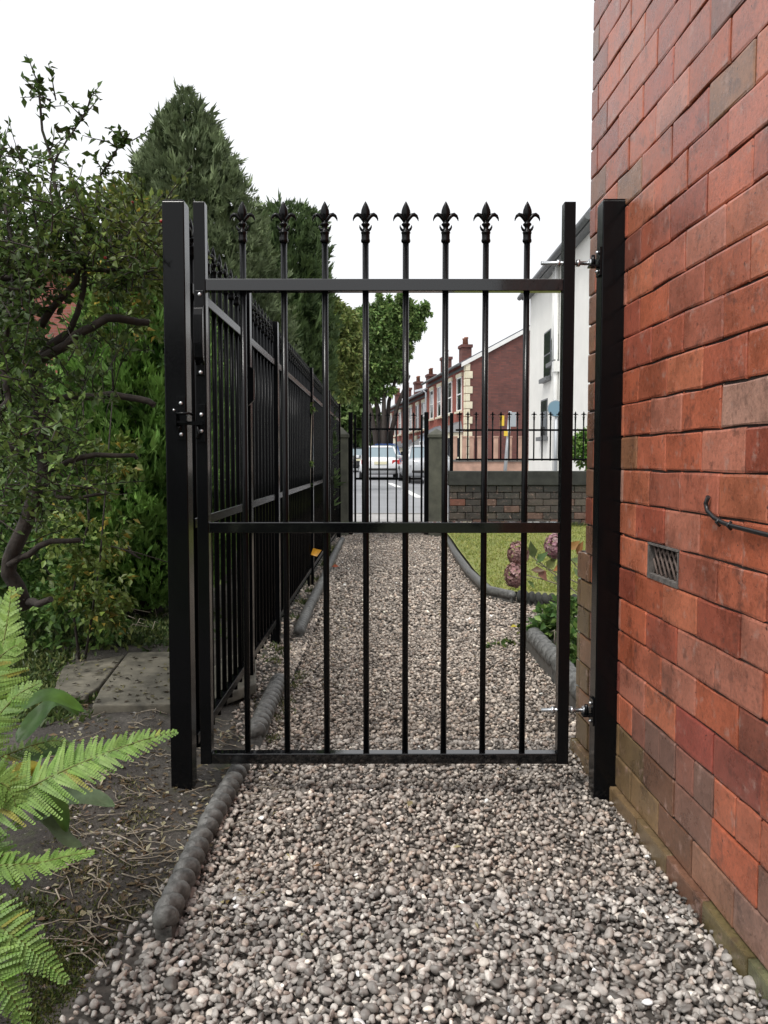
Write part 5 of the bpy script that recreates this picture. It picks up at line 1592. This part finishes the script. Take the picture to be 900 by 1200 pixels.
tree('low bright green bedding plant between the edging and the house corner', tuple(G(648, 760, .04))[:2],
     [Q(640, 722, 4.9, 19), Q(658, 732, 4.7, 23), Q(640, 742, 4.7, 17), Q(662, 716, 4.9, 16), Q(668, 758, 4.4, 18), Q(684, 745, 4.5, 14), Q(680, 775, 4.1, 14)], [([G(650, 765, 0), P(650, 750, 4.6), P(650, 738, 4.6)], .006)],
     1900, 61, .048, (.06, .12, .03), (.16, .25, .06), .4, 'bedding_plant', 'plant', bark='twig', twr=.6)
tree('small creeping green weed in the gravel beside the right edging', tuple(G(600, 752, .0))[:2], [Q(600, 750, 4.95, 12, (1.3, 1, .35)), Q(580, 756, 4.8, 7, (1.4, 1, .3)), Q(608, 738, 5.2, 8, (1, 1, .5))], [([G(600, 755, 0), P(600, 751, 4.95)], .003)], 260, 62, .03, (.08, .14, .04), (.2, .22, .06), .3, 'weed', 'weed', bark='twig', limbs=False)
tree('tiny bright green weed growing out of the pebbles in the foreground', tuple(G(228, 1152, .01))[:2], [Q(228, 1146, 1.73, 8, (1, 1, .6))], [([G(228, 1150, 0), P(228, 1146, 1.73)], .001)], 90, 63, .012, (.10, .2, .04), (.16, .28, .06), .3, 'weed', 'weed', bark='twig', limbs=False)
tree('ivy creeper climbing the fence post at the far left of the path', (FX - .02, 7.12), [Q(360, 500, 7.08, 5), Q(359, 525, 7.08, 6), Q(361, 545, 7.05, 5), Q(358, 570, 7.05, 5), Q(362, 478, 7.05, 4)], [([(FX, 7.06, 0), (FX, 7.06, .8), (FX + .02, 7.06, 1.5)], .006)], 420, 64, .045, (.06, .11, .03), (.14, .2, .05), .4, 'ivy_creeper', 'climbing plant', bark='twig', limbs=False)

# ------------------------------------------------------------------ undergrowth, grass, litter
def blades(name, pts, h, wd, base, alt, palt, seed, lean=.5, mat='grass', parent=None):
    r = np.random.default_rng(seed); N = len(pts)
    d = np.stack([r.normal(0, lean, N), r.normal(0, lean, N), np.ones(N)], 1)
    L = h * r.uniform(.5, 1.3, N)
    nr = r.normal(size=(N, 3)); nr[:, 2] *= .2
    o = leaf_obj(name, pts, d, nr, L, np.full(N, wd) * r.uniform(.7, 1.3, N), tints(r, N, base, .3, alt, palt), M[mat], None, 'stuff', .1, .25)
    return o
r = np.random.default_rng(88)
# lawn grass
N = 26000
yy = 6.5 + (12.0 - 6.5) * r.random(N) ** 1.3; x0 = np.interp(yy, [6.2, 6.45, 6.65, 7.8, 9.5, 11.6], [1.45, 1.15, .92, .87, .86, .86]); xx = x0 + (4.6 - x0) * r.random(N)
blades('grass', np.stack([xx, yy, lawn_z(xx, yy) - .004], 1), .034, .008, (.24, .28, .06), (.38, .36, .11), .3, 1, .7)
# moss and grass tufts at the bottom left, at the foot of the fern
def soil_pts(n_, u0, u1, v0, v1, keep=None):
    out = []
    while len(out) < n_:
        u, v = r.uniform(u0, u1), r.uniform(v0, v1)
        if keep and not keep(u, v): continue
        g = G(u, v, .03)
        if g.x > -.47: continue
        out.append((g.x, g.y, soil_h(g.x, g.y)))
    return np.array(out)
def cl(n_, k, u0, u1, v0, v1, sp):
    c = soil_pts(k, u0, u1, v0, v1); i = r.integers(0, k, n_)
    p = c[i] + np.c_[r.normal(0, sp, n_), r.normal(0, sp, n_), np.zeros(n_)]
    p = p[p[:, 0] < -.49]
    p[:, 2] = soil_z(p[:, 0], p[:, 1]) - .003
    return p
blades('moss', cl(5200, 60, 20, 170, 1065, 1215, .03), .016, .005, (.06, .085, .022), (.13, .14, .04), .3, 2, .8)
blades('moss', cl(1800, 30, 60, 210, 930, 1060, .025), .014, .005, (.09, .10, .035), (.20, .18, .09), .4, 3, .8)
# grasses and undergrowth in the shade at the back
blades('grass', cl(3600, 30, 45, 110, 640, 720, .09), .26, .007, (.13, .16, .05), (.36, .32, .15), .4, 4, .35)
blades('undergrowth', cl(15000, 150, -40, 200, 680, 765, .13), .055, .024, (.06, .095, .03), (.17, .21, .07), .3, 5, 1.0, 'leaf')
blades('undergrowth', cl(6500, 60, -20, 70, 730, 860, .06), .04, .015, (.065, .10, .03), (.16, .19, .06), .3, 6, 1.0, 'leaf')
blades('undergrowth', cl(9000, 60, 40, 215, 630, 700, .16), .09, .035, (.05, .085, .028), (.15, .2, .06), .3, 7, 1.0, 'leaf')
blades('undergrowth', cl(700, 14, 60, 200, 800, 850, .03), .03, .010, (.05, .08, .02), (.10, .13, .04), .3, 8, .9, 'leaf')
# weeds at the foot of the far edging on the left
pw = []
for _ in range(14):
    y = r.uniform(4.2, 11); pw += [(-.60 + r.normal(0, .03), y + r.normal(0, .04), .01) for _ in range(40)]
blades('weeds', np.array(pw), .05, .013, (.08, .11, .035), (.22, .22, .09), .35, 9, .7, 'leaf')
pw = []
for _ in range(26):
    y = r.uniform(3.1, 4.2); x = -.44 if r.random() < .5 else -.60; pw += [(x + r.normal(0, .02), y + r.normal(0, .03), .01) for _ in range(26)]
blades('weeds', np.array(pw), .022, .006, (.09, .12, .04), (.24, .22, .11), .4, 10, .8, 'leaf')
# clods and small stones on the soil
p = cl(4800, 400, 60, 310, 780, 1120, .07)
def clod_cols(r, N):
    pal = np.array([(.05, .042, .035), (.08, .068, .056), (.12, .105, .09), (.2, .19, .175), (.035, .03, .026)])
    return pal[r.choice(5, N, p=[.34, .28, .16, .06, .16])] * r.uniform(.8, 1.2, (N, 1))
pebbles('clods', p, np.clip(r.lognormal(math.log(.0045), .5, len(p)), .002, .014), 1, clod_cols, M['pebble'], 12)
p = cl(900, 60, 60, 420, 700, 860, .07)
pebbles('clods', p, r.uniform(.004, .012, len(p)), 1, clod_cols, M['pebble'], 13)
# stray pebbles kicked on to the soil
p = cl(160, 60, 90, 240, 930, 1150, .06)
pebbles('stray_pebbles', p + np.array([0, 0, .003]), r.uniform(.005, .010, len(p)), 2, pebble_cols, M['pebble'], 14)
# dry stalks and twigs lying on the soil
mb = MB()
for i in range(210):
    u, v = r.uniform(60, 280), r.uniform(840, 1110)
    g = G(u, v, .03)
    if g.x > -.54: continue
    a = r.uniform(0, 3.14) if r.random() < .5 else r.normal(.2, .5); L = r.uniform(.03, .13)
    pts = []
    for k in range(5):
        f = k / 4 - .5; x = g.x + math.cos(a) * L * f + r.normal(0, .003); y = g.y + math.sin(a) * L * f + r.normal(0, .003)
        x = min(x, -.5)
        pts.append((x, y, soil_h(x, y) + .004 + .010 * abs(r.normal(0, .6)) * (1 - abs(f))))
    mb.tube(pts, r.uniform(.0008, .0022), 4)
for i in range(60):
    u, v = r.uniform(90, 200), r.uniform(690, 760)
    g = G(u, v, .06)
    a = r.uniform(0, 6.28); L = r.uniform(.1, .3); z = soil_h(g.x, g.y)
    mb.tube([(g.x, g.y, z), (g.x + math.cos(a) * L * .5, g.y + math.sin(a) * L * .3, z + L * .4), (g.x + math.cos(a) * L, g.y + math.sin(a) * L * .5, z + L * .3)], .0022, 4)
mb.build('twig_litter', M['twig'])['kind'] = 'stuff'
# dead leaf scraps
p = cl(1500, 160, 60, 300, 800, 1120, .07)
N = len(p); d = np.c_[r.normal(size=(N, 2)), r.normal(0, .25, N)]
leaf_obj('leaf_litter', p + np.array([0, 0, .006]), d, np.c_[r.normal(0, .4, (N, 2)), np.ones(N)], r.uniform(.012, .035, N), r.uniform(.006, .016, N), tints(r, N, (.14, .10, .055), .4, (.34, .31, .20), .3), M['leaf'], None, 'stuff', .15, .1)
# single leaves that stand out
def fallen(label, loc, d, ln, col, nrm=(0, -.3, 1), w=.6):
    o = leaf_arrays(np.zeros((1, 3)), np.array([d], float), np.array([nrm], float), np.array([ln]), np.array([ln * w]), .2, .15)
    ob = link('fallen_leaf', fast_mesh('fallen_leaf', o[0], o[1], M['leaf'], np.tile(np.array([col]), (4, 1))), None, loc)
    tag(ob, label, 'leaf')
g = P(364, 650, 7.02); fallen('yellow orange leaf caught on the fence post beyond the gate', (g.x, g.y, g.z), (.9, 0, .4), .10, (.55, .26, .02), (0, -1, .3), .8)
g = G(389, 664, .09); fallen('small red leaf on the far edging left of the path', (g.x, g.y, g.z), (.8, .2, .1), .07, (.35, .08, .03), (0, -.7, .7))
g = G(598, 735, .03); fallen('yellow leaf on the gravel near the right edging', (g.x, g.y, g.z), (.8, .2, .1), .06, (.5, .42, .05))
g = G(478, 946, .02); fallen('dry curled leaf on the pebbles just in front of the gate', (g.x, g.y, .022), (.3, .6, .2), .035, (.30, .25, .13))
# unseen hedge added behind the viewer so the gate's paint mirrors dark greenery
hed = []
r_ = random.Random(8)
for i in range(40):
    hed.append(((-6 + i * .18, -4.2 + r_.uniform(-.3, .3), r_.choice([.4, 1.0, 1.6, 2.1]) + r_.uniform(-.2, .2)), r_.uniform(.55, .7)))
tree('unseen dark hedge added behind the viewpoint for the gate paint to mirror', (-3, -4.2), hed, [([(-3 + k * 1.2, -4.2, -.1), (-3 + k * 1.2, -4.2, 1.0), (-2.9 + k * 1.2, -4.2, 2.0)], .05) for k in (-1, 0, 1, 2)], 6500, 71, .24, (.03, .055, .018), (.06, .10, .03), .3, 'garden_hedge', 'hedge', bark='bark')
# moss along the foot of the low wall, litter on the flagstones
r = np.random.default_rng(91)
n_ = 900; xx = r.uniform(.85, 4.5, n_); yy = 11.93 - np.abs(r.normal(0, .07, n_))
blades('moss', np.stack([xx, yy, lawn_z(xx, yy) - .003], 1), .07, .014, (.05, .07, .022), (.15, .16, .05), .35, 92, .6)
N = 150; uu, vv = r.uniform(85, 200, N), r.uniform(770, 822, N)
p = np.array([G(u, v, .128) for u, v in zip(uu, vv)]); p[:, 2] = .128
d = np.c_[r.normal(size=(N, 2)), r.normal(0, .12, N)]
leaf_obj('leaf_litter', p, d, np.c_[r.normal(0, .3, (N, 2)), np.ones(N)], r.uniform(.012, .04, N), r.uniform(.006, .018, N), tints(r, N, (.05, .04, .028), .4, (.20, .18, .09), .35), M['leaf'], None, 'stuff', .15, .1)
r = np.random.default_rng(95)
blades('undergrowth', cl(4200, 50, 90, 215, 735, 766, .12), .045, .02, (.05, .08, .026), (.13, .16, .05), .3, 96, 1.0, 'leaf')
tree('dark leafy garden tree at the far left edge behind the gnarled shrub', (-2.95, 6.2), [Q(-20, 330, 6.2, 55), Q(10, 300, 6.3, 34), Q(-40, 420, 6.2, 60), Q(15, 400, 6.4, 38), Q(0, 480, 6.2, 45), Q(-60, 300, 6.0, 60)],
     [([(-2.95, 6.2, 0), (-2.9, 6.2, .9), (-2.95, 6.2, 1.8)], .06)], 7000, 97, .07, (.06, .11, .03), (.13, .2, .05), .35, 'garden_tree', bark='bark')
# scraps of leaf and stalk blown on to the gravel
r = np.random.default_rng(101)
N = 130; yy = r.uniform(1.7, 6.5, N) ** 1.0; xx = np.where(r.random(N) < .6, -.42 + np.abs(r.normal(0, .13, N)), r.uniform(-.45, .7, N))
p = np.stack([xx, yy, np.full(N, .017)], 1); d = np.c_[r.normal(size=(N, 2)), r.normal(0, .2, N)]
leaf_obj('leaf_litter', p, d, np.c_[r.normal(0, .4, (N, 2)), np.ones(N)], r.uniform(.010, .028, N), r.uniform(.005, .012, N), tints(r, N, (.16, .11, .05), .4, (.33, .29, .15), .4), M['leaf'], None, 'stuff', .2, .1)
mb = MB()
for i in range(46):
    y = r.uniform(1.7, 3.2); x = -.44 + abs(r.normal(0, .10)); a = r.uniform(0, 3.14); L = r.uniform(.03, .09)
    mb.tube([(x - math.cos(a) * L / 2, y - math.sin(a) * L / 2, .016), (x, y, .022), (x + math.cos(a) * L / 2, y + math.sin(a) * L / 2, .018)], r.uniform(.0007, .0014), 4)
mb.build('twig_litter', M['twig'])['kind'] = 'stuff'
